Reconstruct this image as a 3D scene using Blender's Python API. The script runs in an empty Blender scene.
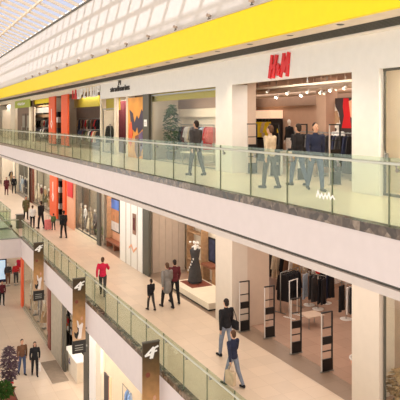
import bpy, bmesh, math, random
from mathutils import Vector, Matrix
random.seed(7)
scn = bpy.context.scene
C = scn.collection
PI = math.pi

# ------------------------------------------------------------------ survey of the place
# camera eye 12.6 m over the ground floor, 1.8 m over the upper gallery floor; y runs along the
# gallery away from the camera, x across the atrium, z up.
EYE = 12.6
UP, MID, GR = 10.8, 5.4, 0.0          # floor levels
XE, XS, XG = 6.55, 10.25, 7.32        # gallery edge, upper/middle shop line, ground shop line
XW = 8.4                              # clerestory wall
FPX = 600.0
YAW = math.atan(299 / FPX)
SA, CA = math.sin(YAW), math.cos(YAW)

def yp(px, X):                        # y on the plane x = X for a sight line
    u = (px - 200) / FPX
    return X * (CA - u * SA) / (SA + u * CA)
def dp(px, X):
    u = (px - 200) / FPX
    return X / (SA + u * CA)
def zp(px, py, X):
    return EYE - (py - 121) * dp(px, X) / FPX

# ------------------------------------------------------------------ materials
def lin(c):
    return tuple(((v / 255 / 12.92) if v / 255 <= .04045 else ((v / 255 + .055) / 1.055) ** 2.4) for v in c) + (1.0,)
MATS = {}
def mat(name, rgb, rough=.55, metal=0.0, var=0.06, scale=4.0, emit=0.0, spec=.4):
    if name in MATS: return MATS[name]
    m = bpy.data.materials.new(name); m.use_nodes = True
    nt = m.node_tree; b = nt.nodes['Principled BSDF']
    b.inputs['Roughness'].default_value = rough
    b.inputs['Metallic'].default_value = metal
    b.inputs['Specular IOR Level'].default_value = spec
    c = lin(rgb)
    if var:
        tc = nt.nodes.new('ShaderNodeTexCoord'); n = nt.nodes.new('ShaderNodeTexNoise')
        n.inputs['Scale'].default_value = scale; n.inputs['Detail'].default_value = 3
        r = nt.nodes.new('ShaderNodeValToRGB')
        r.color_ramp.elements[0].position = .3; r.color_ramp.elements[1].position = .7
        r.color_ramp.elements[0].color = tuple(max(0, v * (1 - var)) for v in c[:3]) + (1,)
        r.color_ramp.elements[1].color = tuple(min(1, v * (1 + var)) for v in c[:3]) + (1,)
        nt.links.new(tc.outputs['Object'], n.inputs['Vector']); nt.links.new(n.outputs['Fac'], r.inputs['Fac'])
        nt.links.new(r.outputs['Color'], b.inputs['Base Color'])
    else:
        b.inputs['Base Color'].default_value = c
    if emit:
        b.inputs['Emission Color'].default_value = c
        b.inputs['Emission Strength'].default_value = emit
    MATS[name] = m
    return m

def tiles(name, rgb, joint, size, rough=.3, var=.05):
    m = bpy.data.materials.new(name); m.use_nodes = True; nt = m.node_tree; b = nt.nodes['Principled BSDF']
    tc = nt.nodes.new('ShaderNodeTexCoord'); br = nt.nodes.new('ShaderNodeTexBrick')
    br.offset = 0.0; br.squash = 1.0
    c = lin(rgb)
    br.inputs['Color1'].default_value = tuple(v * (1 - var) for v in c[:3]) + (1,)
    br.inputs['Color2'].default_value = tuple(min(1, v * (1 + var)) for v in c[:3]) + (1,)
    br.inputs['Mortar'].default_value = lin(joint)
    br.inputs['Scale'].default_value = 1.0
    br.inputs['Mortar Size'].default_value = .005
    br.inputs['Brick Width'].default_value = size; br.inputs['Row Height'].default_value = size
    n = nt.nodes.new('ShaderNodeTexNoise'); n.inputs['Scale'].default_value = 1.3; n.inputs['Detail'].default_value = 5
    mx = nt.nodes.new('ShaderNodeMix'); mx.data_type = 'RGBA'; mx.blend_type = 'MULTIPLY'; mx.inputs['Factor'].default_value = .12
    nt.links.new(tc.outputs['Object'], br.inputs['Vector']); nt.links.new(tc.outputs['Object'], n.inputs['Vector'])
    nt.links.new(br.outputs['Color'], mx.inputs['A']); nt.links.new(n.outputs['Fac'], mx.inputs['B'])
    nt.links.new(mx.outputs['Result'], b.inputs['Base Color'])
    b.inputs['Roughness'].default_value = rough
    return m

def stone(name, cols, scale):
    m = bpy.data.materials.new(name); m.use_nodes = True; nt = m.node_tree; b = nt.nodes['Principled BSDF']
    tc = nt.nodes.new('ShaderNodeTexCoord'); v = nt.nodes.new('ShaderNodeTexVoronoi'); v.inputs['Scale'].default_value = scale
    n = nt.nodes.new('ShaderNodeTexNoise'); n.inputs['Scale'].default_value = scale * 1.7; n.inputs['Detail'].default_value = 4
    r = nt.nodes.new('ShaderNodeValToRGB')
    while len(r.color_ramp.elements) < len(cols): r.color_ramp.elements.new(.5)
    for i, c in enumerate(cols):
        r.color_ramp.elements[i].position = .2 + .6 * i / (len(cols) - 1); r.color_ramp.elements[i].color = lin(c)
    mx = nt.nodes.new('ShaderNodeMix'); mx.data_type = 'RGBA'; mx.inputs['Factor'].default_value = .5
    nt.links.new(tc.outputs['Object'], v.inputs['Vector']); nt.links.new(tc.outputs['Object'], n.inputs['Vector'])
    nt.links.new(v.outputs['Color'], mx.inputs['A']); nt.links.new(n.outputs['Color'], mx.inputs['B'])
    nt.links.new(mx.outputs['Result'], r.inputs['Fac']); nt.links.new(r.outputs['Color'], b.inputs['Base Color'])
    b.inputs['Roughness'].default_value = .25
    return m

def glass(name, tint, refl=.5, haze=.0, hazecol=(220, 232, 222)):
    m = bpy.data.materials.new(name); m.use_nodes = True; nt = m.node_tree
    nt.nodes.remove(nt.nodes['Principled BSDF'])
    out = nt.nodes['Material Output']
    t = nt.nodes.new('ShaderNodeBsdfTransparent'); t.inputs['Color'].default_value = lin(tint)
    g = nt.nodes.new('ShaderNodeBsdfGlossy'); g.inputs['Roughness'].default_value = .02
    f = nt.nodes.new('ShaderNodeFresnel'); f.inputs['IOR'].default_value = 1.45
    mu = nt.nodes.new('ShaderNodeMath'); mu.operation = 'MULTIPLY'; mu.inputs[1].default_value = refl
    mx = nt.nodes.new('ShaderNodeMixShader')
    nt.links.new(f.outputs['Fac'], mu.inputs[0]); nt.links.new(mu.outputs[0], mx.inputs['Fac'])
    if haze:
        d = nt.nodes.new('ShaderNodeBsdfDiffuse'); d.inputs['Color'].default_value = lin(hazecol)
        m2 = nt.nodes.new('ShaderNodeMixShader'); m2.inputs['Fac'].default_value = haze
        nt.links.new(t.outputs[0], m2.inputs[1]); nt.links.new(d.outputs[0], m2.inputs[2]); nt.links.new(m2.outputs[0], mx.inputs[1])
    else:
        nt.links.new(t.outputs[0], mx.inputs[1])
    nt.links.new(g.outputs[0], mx.inputs[2]); nt.links.new(mx.outputs[0], out.inputs['Surface'])
    return m

M_WHITE = mat('white_paint', (242, 237, 231), .6, var=.02)
M_FASC = mat('fascia_paint', (212, 201, 199), .55, var=.02)
M_LIP = mat('fascia_lip_paint', (202, 190, 182), .55, var=.02)
M_WALL = mat('clerestory_plaster', (220, 213, 204), .8, var=.02)
M_YEL = mat('yellow_panel', (252, 226, 0), .5, var=.02)
M_SOFF = mat('grey_soffit', (226, 214, 202), .7, var=.05)
M_GRILLE = mat('dark_grille', (62, 57, 52), .6, var=.2, scale=20)
M_FLU = tiles('upper_floor_tile', (216, 204, 178), (190, 172, 145), .6, .28)
M_FLM = tiles('middle_floor_tile', (224, 203, 182), (206, 184, 162), .6, .3)
M_FLG = tiles('ground_floor_tile', (226, 207, 186), (204, 178, 150), .8, .3)
M_FLHM = tiles('shop_floor_tile', (184, 152, 132), (160, 130, 112), .6, .25)
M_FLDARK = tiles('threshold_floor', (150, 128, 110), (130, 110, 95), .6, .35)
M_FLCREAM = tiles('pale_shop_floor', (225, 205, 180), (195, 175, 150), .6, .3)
M_CURB = stone('brown_mosaic_stone', [(28, 23, 18), (66, 53, 42), (98, 82, 68), (156, 138, 120)], 6)
M_GLASS = glass('green_balustrade_glass', (238, 245, 236), .2, .012, (205, 216, 200))
M_SHOPG = glass('shop_window_glass', (252, 253, 252), .05)
M_SKYG = glass('skylight_glass', (166, 172, 192), .1)
M_JOINT = mat('joint_seal', (120, 122, 104), .5, var=0)
M_RAIL = mat('brushed_steel', (196, 198, 186), .3, .6, var=.03)
M_STEEL = mat('grey_steel', (150, 150, 145), .35, .8, var=.03)
M_BEAM = mat('cream_steel_beam', (244, 226, 200), .6, var=.02)
M_DARKP = mat('dark_green_grey_metal', (84, 80, 70), .5, var=.05)
M_BLACK = mat('black_plastic', (26, 24, 24), .45, var=.05)
M_BLACKF = mat('black_fabric', (24, 22, 25), .9, var=.2)
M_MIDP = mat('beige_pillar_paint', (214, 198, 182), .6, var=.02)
M_CREAM = mat('cream_wall', (236, 222, 200), .7, var=.03)
M_BEIGE = mat('beige_wall', (204, 180, 160), .7, var=.03)
M_PINKB = mat('pinkish_beige_wall', (196, 160, 136), .7, var=.03)
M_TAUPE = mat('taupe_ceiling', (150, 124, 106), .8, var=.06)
M_OLIVE = mat('olive_yellow_panel', (176, 158, 40), .6, var=.03)
M_ORANGE = mat('orange_red_panel', (236, 92, 42), .5, var=.03)
M_PEACH = mat('peach_panel', (240, 178, 142), .6, var=.03)
M_RED = mat('red_print', (222, 30, 36), .5, var=.03)
M_WOOD = mat('warm_wood', (184, 146, 110), .55, var=.15, scale=9)
M_REDWOOD = mat('red_brown_wood', (138, 84, 60), .5, var=.15, scale=9)
M_BRICK = mat('brick_red_panel', (128, 66, 50), .6, var=.1)
M_STONEG = mat('grey_beige_stone', (172, 160, 140), .5, var=.12, scale=5)
M_LETW = mat('white_letter', (245, 243, 240), .5, var=0)
M_LETD = mat('dark_letter', (44, 36, 30), .5, var=0)
M_LETR = mat('red_letter', (226, 40, 44), .45, var=0)
M_LAMP = mat('lamp_lens', (255, 240, 214), .5, var=0, emit=9)
M_LAMPD = mat('dim_lamp_lens', (250, 235, 212), .5, var=0, emit=1.2)
M_SKIN = mat('skin', (206, 158, 130), .6, var=.04)
M_MANQ = mat('mannequin_white', (226, 216, 204), .4, var=.02)
M_EYE = mat('eye_dark', (30, 24, 22), .3, var=0)
M_LEAF = mat('green_leaf', (46, 76, 26), .7, var=.35, scale=6, spec=.12)
M_LEAFL = mat('light_green_leaf', (110, 128, 70), .6, var=.3, scale=6)
M_LEAFP = mat('purple_leaf', (88, 66, 76), .7, var=.4, scale=8)
M_GRASSY = mat('dry_frond', (168, 140, 100), .7, var=.2, scale=6)
M_DARKWALL = mat('dark_taupe_wall', (126, 104, 90), .6, var=.08)
M_POT = mat('dark_pot', (50, 46, 42), .5, var=.08)
FAB = {}
for n, c in dict(black=(26, 24, 28), charcoal=(62, 58, 58), grey=(128, 122, 118), white=(232, 226, 220), cream=(222, 206, 180), navy=(38, 42, 66),
                 blue=(120, 148, 190), pale_blue=(176, 190, 206), pink=(214, 120, 120), red=(190, 40, 44), maroon=(92, 30, 38), brown=(112, 78, 56), tan=(176, 140, 102),
                 yellow=(236, 205, 40), olive=(96, 92, 58), beige=(200, 178, 150), crimson=(206, 30, 70), denim=(72, 86, 118), greyblue=(128, 134, 150),
                 hair_dark=(42, 30, 24), hair_brown=(86, 58, 40), orange=(226, 110, 50), green=(70, 96, 62), violet=(86, 66, 110)).items():
    FAB[n] = mat('fabric_' + n, c, .85, var=.14, scale=7)

# ------------------------------------------------------------------ mesh builder
class MB:
    def __init__(s): s.bm = bmesh.new(); s.k = 0
    def box(s, x0, x1, y0, y1, z0, z1):
        vs = [s.bm.verts.new((x, y, z)) for x in (x0, x1) for y in (y0, y1) for z in (z0, z1)]
        for f in ((0, 1, 3, 2), (4, 6, 7, 5), (0, 4, 5, 1), (2, 3, 7, 6), (0, 2, 6, 4), (1, 5, 7, 3)):
            s.bm.faces.new([vs[i] for i in f])
        return s
    def cyl(s, p0, p1, r0, r1=None, n=12):
        r1 = r0 if r1 is None else r1
        p0, p1 = Vector(p0), Vector(p1); d = p1 - p0
        q = d.to_track_quat('Z', 'Y').to_matrix()
        a = [s.bm.verts.new(p0 + q @ Vector((math.cos(t) * r0, math.sin(t) * r0, 0))) for t in [2 * PI * i / n for i in range(n)]]
        b = [s.bm.verts.new(p1 + q @ Vector((math.cos(t) * r1, math.sin(t) * r1, 0))) for t in [2 * PI * i / n for i in range(n)]]
        for i in range(n): s.bm.faces.new((a[i], a[(i + 1) % n], b[(i + 1) % n], b[i]))
        s.bm.faces.new(a[::-1]); s.bm.faces.new(b)
        return s
    def tube(s, pts, r, n=8):
        pts = [Vector(p) for p in pts]; rings = []
        for i, p in enumerate(pts):
            d = (pts[min(i + 1, len(pts) - 1)] - pts[max(i - 1, 0)])
            q = d.to_track_quat('Z', 'Y').to_matrix(); rr = r[i] if isinstance(r, (list, tuple)) else r
            rings.append([s.bm.verts.new(p + q @ Vector((math.cos(2 * PI * k / n) * rr, math.sin(2 * PI * k / n) * rr, 0))) for k in range(n)])
        for a, b in zip(rings, rings[1:]):
            for i in range(n): s.bm.faces.new((a[i], a[(i + 1) % n], b[(i + 1) % n], b[i]))
        s.bm.faces.new(rings[0][::-1]); s.bm.faces.new(rings[-1])
        return s
    def lathe(s, prof, c=(0, 0, 0), n=20):
        c = Vector(c); rings = []
        for r, z in prof:
            rings.append([s.bm.verts.new(c + Vector((math.cos(2 * PI * k / n) * r, math.sin(2 * PI * k / n) * r, z))) for k in range(n)])
        for a, b in zip(rings, rings[1:]):
            for i in range(n): s.bm.faces.new((a[i], a[(i + 1) % n], b[(i + 1) % n], b[i]))
        s.bm.faces.new(rings[0][::-1]); s.bm.faces.new(rings[-1])
        return s
    def ell(s, c, r, sub=2, rot=None):
        m = Matrix.Translation(Vector(c)) @ (rot.to_4x4() if rot else Matrix()) @ Matrix.Diagonal((r[0], r[1], r[2], 1))
        bmesh.ops.create_icosphere(s.bm, subdivisions=sub, radius=1, matrix=m)
        return s
    def cap(s, p0, p1, r0, r1=None):
        r1 = r0 if r1 is None else r1
        s.cyl(p0, p1, r0, r1, 14); s.ell(p0, (r0,) * 3); s.ell(p1, (r1,) * 3)
        return s
    def prism(s, poly, o, u, v, t):
        """polygon in the plane o + a*u + b*v, thickened by t along u x v"""
        o, u, v = Vector(o), Vector(u), Vector(v); w = u.cross(v).normalized() * t
        a = [s.bm.verts.new(o + u * p[0] + v * p[1]) for p in poly]
        b = [s.bm.verts.new(o + u * p[0] + v * p[1] + w) for p in poly]
        n = len(poly)
        s.bm.faces.new(a[::-1]); s.bm.faces.new(b)
        for i in range(n): s.bm.faces.new((a[i], a[(i + 1) % n], b[(i + 1) % n], b[i]))
        return s
    def stroke(s, pts, w, o, u, v, t):
        """flat strokes (lettering) of width w along a polyline in the plane o,u,v"""
        for (a, b) in zip(pts, pts[1:]):
            d = Vector((b[0] - a[0], b[1] - a[1])); L = d.length or 1; d /= L; nn = Vector((-d.y, d.x)) * w / 2
            a2 = Vector(a) - d * w * .35; b2 = Vector(b) + d * w * .35
            s.k += 1; s.prism([a2 - nn, b2 - nn, b2 + nn, a2 + nn], o, u, v, t * (1 + .05 * s.k))
        return s
    def build(s, name, m, parent=None, smooth=False, bevel=0.0):
        if bevel:
            bmesh.ops.bevel(s.bm, geom=s.bm.edges[:], offset=bevel, segments=2, affect='EDGES', profile=.5)
        bmesh.ops.recalc_face_normals(s.bm, faces=s.bm.faces)
        me = bpy.data.meshes.new(name); s.bm.to_mesh(me); s.bm.free()
        if smooth:
            for p in me.polygons: p.use_smooth = True
        me.materials.append(m)
        o = bpy.data.objects.new(name, me); C.objects.link(o)
        if parent is not None: o.parent = parent
        return o

def tag(o, label, cat, group=None, kind=None):
    o['label'] = label; o['category'] = cat
    if group: o['group'] = group
    if kind: o['kind'] = kind
    return o
def thing(name, label, cat, loc=(0, 0, 0), rz=0.0, group=None):
    o = bpy.data.objects.new(name, None); C.objects.link(o)
    o.empty_display_size = .1
    o.location = loc; o.rotation_euler = (0, 0, rz)
    return tag(o, label, cat, group)
def struct(name, mb, m, bevel=0.0):
    o = mb.build(name, m, None, bevel=bevel); o['kind'] = 'structure'
    return o
def sbox(name, m, *b): return struct(name, MB().box(*b), m)

ORD = ['first', 'second', 'third', 'fourth', 'fifth', 'sixth', 'seventh', 'eighth', 'ninth', 'tenth', 'eleventh', 'twelfth', 'thirteenth', 'fourteenth', 'fifteenth',
       'sixteenth', 'seventeenth', 'eighteenth', 'nineteenth', 'twentieth', 'twenty-first', 'twenty-second', 'twenty-third', 'twenty-fourth', 'twenty-fifth', 'twenty-sixth', 'twenty-seventh', 'twenty-eighth', 'twenty-ninth', 'thirtieth']

def bake(obj):
    dg = bpy.context.evaluated_depsgraph_get()
    return bpy.data.meshes.new_from_object(obj.evaluated_get(dg), depsgraph=dg)
def remesh(mb, name, m, parent, voxel, smooth=4):
    """fuse overlapping closed pieces into one continuous skin"""
    me = bpy.data.meshes.new(name)
    bmesh.ops.recalc_face_normals(mb.bm, faces=mb.bm.faces)
    mb.bm.to_mesh(me); mb.bm.free()
    t = bpy.data.objects.new('tmp', me); C.objects.link(t)
    r = t.modifiers.new('r', 'REMESH'); r.mode = 'VOXEL'; r.voxel_size = voxel
    sm = t.modifiers.new('s', 'SMOOTH'); sm.iterations = smooth; sm.factor = .5
    out = bake(t); bpy.data.objects.remove(t); bpy.data.meshes.remove(me)
    for p in out.polygons: p.use_smooth = True
    out.name = name; out.materials.clear(); out.materials.append(m)
    o = bpy.data.objects.new(name, out); C.objects.link(o); o.parent = parent
    return o

def text_mesh(name, body, size, m, parent, origin, u, v, ext=.015, shear=0.0, width=None, bold=0.0):
    cu = bpy.data.curves.new(name, 'FONT'); cu.body = body; cu.size = size; cu.extrude = ext; cu.shear = shear; cu.offset = bold
    cu.align_x = 'CENTER'; cu.align_y = 'CENTER'; cu.resolution_u = 3
    t = bpy.data.objects.new('tmp', cu); C.objects.link(t)
    me = bake(t); bpy.data.objects.remove(t)
    u, v = Vector(u), Vector(v); w = u.cross(v)
    xs = [q.co.x for q in me.vertices]; cw = max(xs) - min(xs)
    k = (width / cw) if width else 1.0
    for q in me.vertices: q.co = Vector(origin) + u * q.co.x * k + v * q.co.y + w * q.co.z
    me.materials.clear(); me.materials.append(m); me.name = name
    o = bpy.data.objects.new(name, me); C.objects.link(o)
    if parent: o.parent = parent
    return o

# ------------------------------------------------------------------ people
def person(label, loc, H, facing, top, bottom, hair='hair_dark', stride=.3, arms=None, shoes='black', long_hair=False, coat=False, skirt=None,
           bag=None, pxh=40, group=None, sleeve=True, lean=0.0):
    """facing: 0 looks along +y (away from the camera down the gallery), PI looks back"""
    t = thing('person', label, 'person', loc, facing, group)
    k = H / 1.75; vox = .011 if pxh > 45 else (.014 if pxh > 25 else .02)
    V = lambda x, y, z: Vector((x, y, z))
    legs = {}
    lowest = 9
    for sx, ph in ((-1, 1), (1, -1)):
        a = stride * (1 if ph > 0 else -.8); b = a - (.12 if ph > 0 else .55 * abs(stride) + .05)
        hip = V(.095 * sx, 0, .92); kn = hip + V(.01 * sx, math.sin(a) * .43, -math.cos(a) * .43)
        an = kn + V(0, math.sin(b) * .41, -math.cos(b) * .41)
        fa = 0.0 if ph > 0 else -.5 * abs(stride)
        toe = an + V(.02 * sx, .15 * math.cos(fa), -.045 + .15 * math.sin(fa)); heel = an + V(0, -.05, -.045)
        legs[sx] = (hip, kn, an, toe, heel); lowest = min(lowest, toe.z - .03, heel.z - .035)
    dz = V(0, 0, -lowest)
    for sx in legs: legs[sx] = tuple(p + dz for p in legs[sx])
    L = lambda y, z: y + lean * max(0, z - .95)
    def T(x, y, z): return V(x, L(y, z), z) + dz
    arms = arms or ((-stride, .25), (stride * .8, .3))
    al = {}
    for sx, (a, b) in zip((-1, 1), arms):
        sh = T(.185 * sx, 0, 1.405); el = sh + V(.05 * sx, math.sin(a) * .28, -math.cos(a) * .28)
        wr = el + V(.0, math.sin(a + b) * .25, -math.cos(a + b) * .25); d = (wr - el).normalized()
        al[sx] = (sh, el, wr, d)
    S = lambda p: p * k
    def cap(mb, p, q, r0, r1): mb.cap(S(p), S(q), r0 * k, r1 * k)
    def ell(mb, p, r): mb.ell(S(p), tuple(x * k for x in r))
    # body: one continuous skin
    mb = MB()
    ell(mb, T(0, .012, 1.635), (.074, .094, .112)); ell(mb, T(0, .045, 1.565), (.05, .05, .045))
    cap(mb, T(0, .1, 1.645), T(0, .118, 1.618), .011, .016)
    for sx in (-1, 1): ell(mb, T(.077 * sx, .0, 1.63), (.012, .022, .033))
    cap(mb, T(0, -.01, 1.42), T(0, 0, 1.56), .056, .05)
    ell(mb, T(0, 0, 1.28), (.16, .1, .19)); ell(mb, T(0, 0, 1.08), (.14, .095, .17)); ell(mb, T(0, -.01, .94), (.155, .108, .13))
    cap(mb, T(-.15, 0, 1.395), T(.15, 0, 1.395), .06, .06)
    for sx in (-1, 1):
        hip, kn, an, toe, heel = legs[sx]
        cap(mb, hip, kn, .08, .052); cap(mb, kn, an, .053, .036); cap(mb, heel, toe, .034, .026); cap(mb, an, heel, .036, .034)
        sh, el, wr, d = al[sx]
        cap(mb, sh, el, .05, .038); cap(mb, el, wr, .038, .026)
        side = V(0, 1, 0) - d * d.y; side = side.normalized() if side.length > .1 else V(0, 0, 1)
        inn = d.cross(side)
        pal = wr + d * .05
        cap(mb, wr + d * .015, wr + d * .075, .028, .03)
        for i, (off, ln) in enumerate(((.027, .066), (.009, .076), (-.009, .07), (-.026, .054))):
            b0 = wr + d * .08 + side * off; b1 = b0 + d * ln * .55; b2 = b1 + (d * .8 - inn * .5 * sx) * ln * .5
            cap(mb, b0 - d * .02, b1, .0098, .0092); cap(mb, b1, b2, .0092, .008)
        cap(mb, wr + d * .03 + side * .022, wr + d * .075 + side * .055, .012, .0098)
    body = remesh(mb, 'body', M_SKIN, t, vox * k, 2)
    for sx in (-1, 1):
        m2 = MB(); ell(m2, T(.03 * sx, .094, 1.65), (.011, .008, .007)); m2.build('eye', M_EYE, body, True)
    m2 = MB(); ell(m2, T(0, .094, 1.578), (.022, .006, .006)); m2.build('mouth', FAB['pink'], body, True)
    # clothing
    mb = MB(); g = .016
    ell(mb, T(0, 0, 1.28), (.16 + g, .1 + g, .19)); ell(mb, T(0, 0, 1.08), (.145 + g, .1 + g, .17)); ell(mb, T(0, -.01, .96), (.158 + g, .11 + g, .13))
    cap(mb, T(-.15, 0, 1.39), T(.15, 0, 1.39), .066, .066); cap(mb, T(0, -.005, 1.4), T(0, -.003, 1.475), .078, .062)
    if coat: cap(mb, T(0, -.01, .95), T(0, -.01, .72), .165, .175)
    for sx in (-1, 1):
        sh, el, wr, d = al[sx]; cap(mb, sh, el, .05 + g, .04 + g)
        if sleeve: cap(mb, el, wr - d * .01, .04 + g, .03 + g * .8)
    remesh(mb, 'jacket' if coat or top in ('black', 'brown', 'maroon') else 'top', FAB[top], t, max(vox, .014) * k, 3)
    if skirt:
        mb = MB(); hz = .5
        mb.lathe([(.15 * k, (1.0) * k), (.19 * k, .85 * k), (.24 * k, (hz + .02) * k), (.23 * k, hz * k)], S(V(0, 0, 0) + dz)); mb.build('skirt', FAB[skirt], t, True)
    mb = MB()
    ell(mb, T(0, -.01, .94), (.163, .116, .13)); 
    for sx in (-1, 1):
        hip, kn, an, toe, heel = legs[sx]
        cap(mb, hip, kn, .08 + .012, .055 + .014); cap(mb, kn, an + V(0, 0, .01), .055 + .014, .05)
    remesh(mb, 'trousers', FAB[bottom], t, max(vox, .014) * k, 3)
    for sx in (-1, 1):
        hip, kn, an, toe, heel = legs[sx]
        mb = MB(); cap(mb, heel, toe, .042, .036); cap(mb, heel + V(0, 0, .01), an, .043, .043); remesh(mb, 'shoe', FAB[shoes], t, .012 * k, 2)
    mb = MB(); ell(mb, T(0, -.018, 1.668), (.082, .098, .098)); ell(mb, T(0, -.05, 1.61), (.074, .06, .09))
    if long_hair: cap(mb, T(0, -.06, 1.62), T(0, -.075, 1.42), .075, .06); [cap(mb, T(.06 * s_, -.03, 1.64), T(.075 * s_, -.03, 1.46), .03, .025) for s_ in (-1, 1)]
    remesh(mb, 'hair', FAB[hair], t, .014 * k, 2)
    if bag:
        sx = bag[1]; sh, el, wr, d = al[sx]
        b = thing('shoulder_bag' if bag[2] == 'shoulder' else 'carrier_bag', bag[3], 'bag')
        b.location = loc; b.rotation_euler = (0, 0, facing)
        if bag[2] == 'shoulder':
            c = S(T(.30 * sx, -.03, .93)); 
            mb = MB().box(c.x - .05 * k, c.x + .05 * k, c.y - .17 * k, c.y + .17 * k, c.z - .13 * k, c.z + .13 * k); mb.build('pouch', FAB[bag[0]], b, bevel=.03)
            s0 = S(T(.235 * sx, -.02, 1.455)); s1 = S(T(.215 * sx, 0, 1.475))
            MB().tube([c + V(0, -.12, .1), S(T(.305 * sx, -.07, 1.2)), s0, S(T(.305 * sx, .05, 1.2)), c + V(0, .12, .1)], .012, 6).build('strap', FAB[bag[0]], b, True)
        else:
            hp = S(wr + d * .13); c = hp + V(0, 0, -.31)
            mb = MB(); mb.box(c.x - .06, c.x + .06, c.y - .16, c.y + .16, c.z - .19, c.z + .17); mb.build('pouch', FAB[bag[0]], b, bevel=.012)
            for q in (-.035, .035): MB().tube([c + V(q, -.08, .16), c + V(q * .6, -.05, .29), c + V(q * .4, 0, .315), c + V(q * .6, .05, .29), c + V(q, .08, .16)], .008, 6).build('handle', FAB[bag[0]], b, True)
    return t

def mannequin(label, loc, rz, top, bottom, H=1.75, group=None, dress=None, lowres=True):
    t = thing('mannequin', label, 'mannequin', loc, rz, group)
    V = lambda x, y, z: Vector((x, y, z)) * (H / 1.75)
    vox = .022 if lowres else .014
    MB().lathe([(.19, 0), (.19, .015), (.02, .02), (.015, .09), (.015, .1)], (0, 0, 0), 16).build('stand', M_STEEL, t, True)
    mb = MB(); mb.ell(V(0, .01, 1.64), (.072, .09, .112)); mb.cap(V(0, 0, 1.4), V(0, 0, 1.56), .05, .045)
    mb.ell(V(0, 0, 1.28), (.155, .1, .19)); mb.ell(V(0, 0, 1.08), (.13, .09, .17)); mb.ell(V(0, 0, .94), (.15, .105, .13)); mb.cap(V(-.14, 0, 1.39), V(.14, 0, 1.39), .055, .055)
    for s in (-1, 1):
        mb.cap(V(.18 * s, 0, 1.4), V(.24 * s, -.03, 1.13), .046, .036); mb.cap(V(.24 * s, -.03, 1.13), V(.22 * s, .08, .88), .036, .024); mb.cap(V(.22 * s, .08, .87), V(.215 * s, .11, .76), .03, .018)
        mb.cap(V(.09 * s, 0, .92), V(.1 * s, .02, .5), .08, .05); mb.cap(V(.1 * s, .02, .5), V(.1 * s, -.02, .12), .05, .034); mb.cap(V(.1 * s, -.03, .12), V(.11 * s, .12, .11), .032, .024)
    remesh(mb, 'body', M_MANQ, t, vox, 2)
    mb = MB(); mb.ell(V(0, 0, 1.28), (.175, .118, .19)); mb.ell(V(0, 0, 1.08), (.16, .115, .17)); mb.cap(V(-.14, 0, 1.39), V(.14, 0, 1.39), .068, .068); mb.cap(V(0, 0, 1.4), V(0, 0, 1.46), .07, .06)
    for s in (-1, 1): mb.cap(V(.18 * s, 0, 1.4), V(.24 * s, -.03, 1.13), .066, .056); mb.cap(V(.24 * s, -.03, 1.13), V(.225 * s, .06, .93), .054, .044)
    remesh(mb, 'top', FAB[top], t, vox, 3)
    if dress:
        MB().lathe([(.14, 1.06), (.18, .9), (.26, .42), (.25, .4)], (0, 0, 0), 18).build('skirt', FAB[dress], t, True)
    else:
        mb = MB(); mb.ell(V(0, 0, .94), (.165, .12, .13))
        for s in (-1, 1): mb.cap(V(.09 * s, 0, .92), V(.1 * s, .02, .5), .094, .068); mb.cap(V(.1 * s, .02, .5), V(.1 * s, -.02, .17), .066, .052)
        remesh(mb, 'trousers', FAB[bottom], t, vox, 3)
    return t

# ------------------------------------------------------------------ clothes on rails
OUTL = {
    'shirt': [(-.2, -.1), (-.31, -.52), (-.24, -.55), (-.185, -.32), (-.2, -.74), (.2, -.74), (.185, -.32), (.24, -.55), (.31, -.52), (.2, -.1), (.07, -.05), (0, -.08), (-.07, -.05)],
    'coat': [(-.2, -.1), (-.3, -.66), (-.22, -.68), (-.18, -.36), (-.24, -1.05), (.24, -1.05), (.18, -.36), (.22, -.68), (.3, -.66), (.2, -.1), (.07, -.04), (0, -.1), (-.07, -.04)],
    'dress': [(-.17, -.08), (-.19, -.22), (-.14, -.4), (-.26, -1.0), (-.1, -1.03), (.1, -1.0), (.26, -1.03), (.14, -.4), (.19, -.22), (.17, -.08), (.08, -.05), (0, -.16), (-.08, -.05)],
    'trousers': [(-.17, -.08), (-.2, -1.02), (-.04, -1.02), (0, -.36), (.04, -1.02), (.2, -1.02), (.17, -.08)],
}
WORDS = dict(pale_blue='pale blue', greyblue='grey-blue')
def garment(shape, colour, loc, rz, where, i, group, tilt=0.0):
    t = thing('hanging_' + shape, f"{WORDS.get(colour, colour)} {shape}, {ORD[i]} from near end, {where}", shape, loc, rz, group)
    wv = random.uniform(.9, 1.08)
    poly = [(a * wv, b * random.uniform(.97, 1.03)) for a, b in OUTL[shape]]
    MB().prism(poly, (0, .03, 0), (1, 0, 0), (0, 0, 1), .06).build('cloth', FAB[colour], t, bevel=.012)
    MB().tube([(0, 0, -.06), (0, 0, .0), (.034, 0, .016), (.034, 0, .052), (0, 0, .066), (-.034, 0, .048)], .005, 5).tube([(-.16, 0, -.11), (0, 0, -.055), (.16, 0, -.11)], .007, 5).build('hanger', M_STEEL, t, True)
    return t
def rack(label, loc, rz, L, h, group=None, shelf=False, m=M_STEEL):
    t = thing('clothes_rack', label, 'clothes rack', loc, rz, group)
    for s in (-1, 1):
        MB().cyl((0, s * L / 2, 0.03), (0, s * L / 2, h), .018).build('upright', m, t, True)
        MB().box(-.25, .25, s * L / 2 - .02, s * L / 2 + .02, 0, .03).build('foot', m, t)
    MB().cyl((0, -L / 2 - .03, h), (0, L / 2 + .03, h), .016).build('rail', m, t, True)
    return t
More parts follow.
